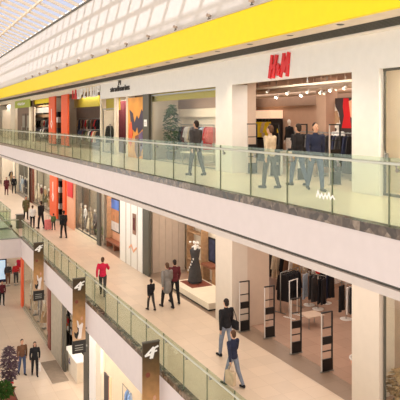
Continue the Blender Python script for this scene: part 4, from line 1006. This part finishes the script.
person('person in a grey coat beside a person in maroon near the panelled shop', at(167, 307.5, MID), 1.76, .1, 'grey', 'black', 'hair_brown', stride=.3, pxh=42, coat=True)
person('person in a maroon jacket walking close behind the person in grey', at(174.5, 303, MID), 1.74, -.1, 'maroon', 'black', stride=.26, pxh=42)
person('child in black walking alone on the middle gallery', at(151, 310, MID), 1.2, .2, 'black', 'charcoal', stride=.25, pxh=30)
person('person in a crimson jacket behind the middle balustrade near the central banner', (7.45, 23.95, MID), 1.62, -.4, 'crimson', 'charcoal', 'hair_brown', stride=.35, pxh=35, arms=((-.6, .5), (.7, .9)))
person('person in black walking alone in front of the orange shop column', at(63.5, 238, MID), 1.7, .2, 'black', 'black', stride=.2, pxh=27)
person('person in a black coat beside a pink suitcase at the bridge corner', at(41, 228.5, MID), 1.85, .5, 'black', 'black', stride=.2, pxh=27)
sx_, sy_, _ = at(48, 230, MID)
t = thing('suitcase', 'pink upright suitcase beside the person in the black coat', 'suitcase', (sx_, sy_, MID), .3)
MB().box(-.2, .2, -.13, .13, .05, .68).build('shell', FAB['pink'], t, bevel=.03)
for q in (-.14, .14): MB().cyl((q - .02, 0, .03), (q + .02, 0, .03), .03).build('wheel', M_BLACK, t)
MB().tube([(-.1, .08, .67), (-.1, .08, .95), (.1, .08, .95), (.1, .08, .67)], .01, 6).build('handle', M_STEEL, t)
person('person with brown hair in a white top and black trousers at the bridge corner', at(32.5, 228, MID), 1.55, -.2, 'white', 'black', 'hair_brown', stride=.25, pxh=24)
person('person in a dark olive coat standing past the bin at the bridge', at(26, 219.5, MID), 1.7, PI, 'olive', 'black', stride=.12, pxh=20, coat=True, long_hair=True)
person('child in a green top beside the pink suitcase', at(53.5, 230, MID), 1.1, .1, 'green', 'charcoal', stride=.15, pxh=17)
person('person in maroon at the far end of the middle gallery', at(6.5, 195, MID), 1.75, PI, 'maroon', 'maroon', stride=.15, pxh=16, coat=True)
person('person in black at the far end of the middle gallery beside the person in maroon', at(14.0, 193.5, MID), 1.75, PI, 'black', 'black', stride=.2, pxh=16)
person('person in a brown jacket and jeans on the ground floor', at(22, 374.5, GR), 1.76, PI + .15, 'brown', 'denim', stride=.18, pxh=34)
person('person with long hair in black carrying a pale bag on the ground floor', at(34.8, 375.5, GR), 1.68, PI - .1, 'black', 'black', stride=.22, pxh=32, long_hair=True, bag=('white', -1, 'hand', 'pale grey bag held by the long-haired person on the ground floor'))
person('person in dark maroon at the far end of the ground floor near the glowing panel', at(2, 305, GR), 1.66, PI, 'maroon', 'black', stride=.2, pxh=22)

# ------------------------------------------------------------------ light
def area(name, loc, sx, sy, power, col=(1, .86, .7), rot=(0, 0, 0)):  # soft fill panel, added in place of ceiling lights that are not seen
    l = bpy.data.lights.new(name, 'AREA'); l.shape = 'RECTANGLE'; l.size = sx; l.size_y = sy; l.energy = power; l.color = col
    o = bpy.data.objects.new(name, l); C.objects.link(o); o.location = loc; o.rotation_euler = rot; return o
WARM = (1, .9, .8)
area('middle_gallery_fill', (8.7, 20, 9.8), 1.6, 36, 300, WARM); area('middle_gallery_fill', (8.7, 57, 9.8), 1.6, 36, 420, WARM)  # fill added under the middle level ceilings, which stay out of view
area('lower_shop_fill', (13.6, 17.5, 9.8), 4, 10, 170, (1, .86, .76))
area('panelled_shop_fill', (11.4, 23, 9.8), 1.2, 5, 70, WARM); area('portal_shop_fill', (10.65, 31.5, 9.8), .5, 3, 60, WARM)
area('row_fill', (11.2, 36.6, 9.8), 1, 4.5, 120, WARM); area('row_fill', (11.2, 50, 9.8), 1, 6, 150, WARM); area('row_fill', (11.2, 63, 9.8), 1, 14, 200, WARM)
area('lower_bay_fill', (10.65, 7, 9.7), .4, 8, 50, WARM)
TL = math.radians(25)
for nm, y, ln, e in (('fashion_fill', 14.6, 5, 90), ('neighbour_fill', 22.6, 6, 80), ('poster_shop_fill', 30, 6, 110), ('row_upper_fill', 37, 5, 80), ('row_upper_fill', 51, 7, 110), ('row_upper_fill', 65, 10, 120), ('bay_fill', 6.5, 8, 130)):
    area(nm, (XS + .55, y, 14.38 if 'row' in nm else 13.95), .3, ln, e, WARM, (0, -TL if nm != 'bay_fill' else 0, 0))  # fills added high behind the shop headers to brighten the interiors
area('fashion_rear_fill', (14.2, 18.5, 14.08), 1.2, 10, 110, (1, .86, .76))  # fill added under the rear ceiling of the fashion shop
area('ground_fill', (7.1, 22, 4.25), .5, 14, 150, WARM); area('ground_fill', (8.6, 38, 4.25), 1.4, 7, 120, WARM); area('ground_fill', (8.3, 29.6, 4.25), 1.2, 7, 120, WARM); area('ground_fill', (8.6, 21, 4.25), 1.6, 5, 120, (1, .95, .9))  # ground level fill, added under an unseen ceiling
for i in range(9):
    l = bpy.data.lights.new('soffit_spot', 'SPOT'); l.energy = 150; l.spot_size = 1.5; l.spot_blend = .8; l.shadow_soft_size = .06; l.color = (1, .8, .55)
    o = bpy.data.objects.new('soffit_spot', l); C.objects.link(o); o.location = (9.8, 7.6 + i * 2.6, 14.68); o.rotation_euler = (0, math.radians(12), 0)
for i in range(14):
    l = bpy.data.lights.new('downlight_beam', 'SPOT'); l.energy = 110; l.spot_size = 2.2; l.spot_blend = .7; l.shadow_soft_size = .06; l.color = (1, .9, .76)
    o = bpy.data.objects.new('downlight_beam', l); C.objects.link(o); o.location = (8.62, 8.5 + i * 3.8, 14.68); o.rotation_euler = (0, 0, 0)
sun = bpy.data.lights.new('sun', 'SUN'); sun.energy = 5.2; sun.angle = math.radians(1.2); sun.color = (1, .93, .82)
so = bpy.data.objects.new('sun', sun); C.objects.link(so); so.location = (-10, 0, 40)
so.rotation_euler = Vector((1, .5, -.95)).to_track_quat('-Z', 'Y').to_euler()
w = bpy.data.worlds.new('sky'); scn.world = w; w.use_nodes = True; nt = w.node_tree; bg = nt.nodes['Background']
tc = nt.nodes.new('ShaderNodeTexCoord'); sx = nt.nodes.new('ShaderNodeSeparateXYZ'); r = nt.nodes.new('ShaderNodeValToRGB'); mr = nt.nodes.new('ShaderNodeMapRange')
mr.inputs['From Min'].default_value = -1
nt.links.new(tc.outputs['Generated'], sx.inputs[0]); nt.links.new(sx.outputs['Z'], mr.inputs['Value']); nt.links.new(mr.outputs[0], r.inputs['Fac']); nt.links.new(r.outputs['Color'], bg.inputs['Color'])
e = r.color_ramp.elements; e[0].position = .3; e[0].color = (.55, .48, .42, 1); e[1].position = .75; e[1].color = (.34, .35, .4, 1); q = e.new(.5); q.color = (.92, .89, .85, 1); q = e.new(.62); q.color = (.85, .83, .82, 1)
bg.inputs['Strength'].default_value = 1.75

# ------------------------------------------------------------------ camera
cam = bpy.data.cameras.new('camera'); cam.sensor_width = 36; cam.sensor_fit = 'HORIZONTAL'; cam.lens = FPX / 400 * 36; cam.shift_y = -79 / 400; cam.clip_end = 300; cam.clip_start = .1
co = bpy.data.objects.new('camera', cam); C.objects.link(co); co.location = (0, 0, EYE); co.rotation_euler = (PI / 2, 0, -YAW)
scn.camera = co
vs = scn.view_settings; vs.view_transform = 'Standard'; vs.look = 'None'; vs.gamma = 1; vs.use_curve_mapping = False; vs.exposure = .3
scn.cycles.use_denoising = True
scn.cycles.transparent_max_bounces = 24
scn.cycles.max_bounces = 8
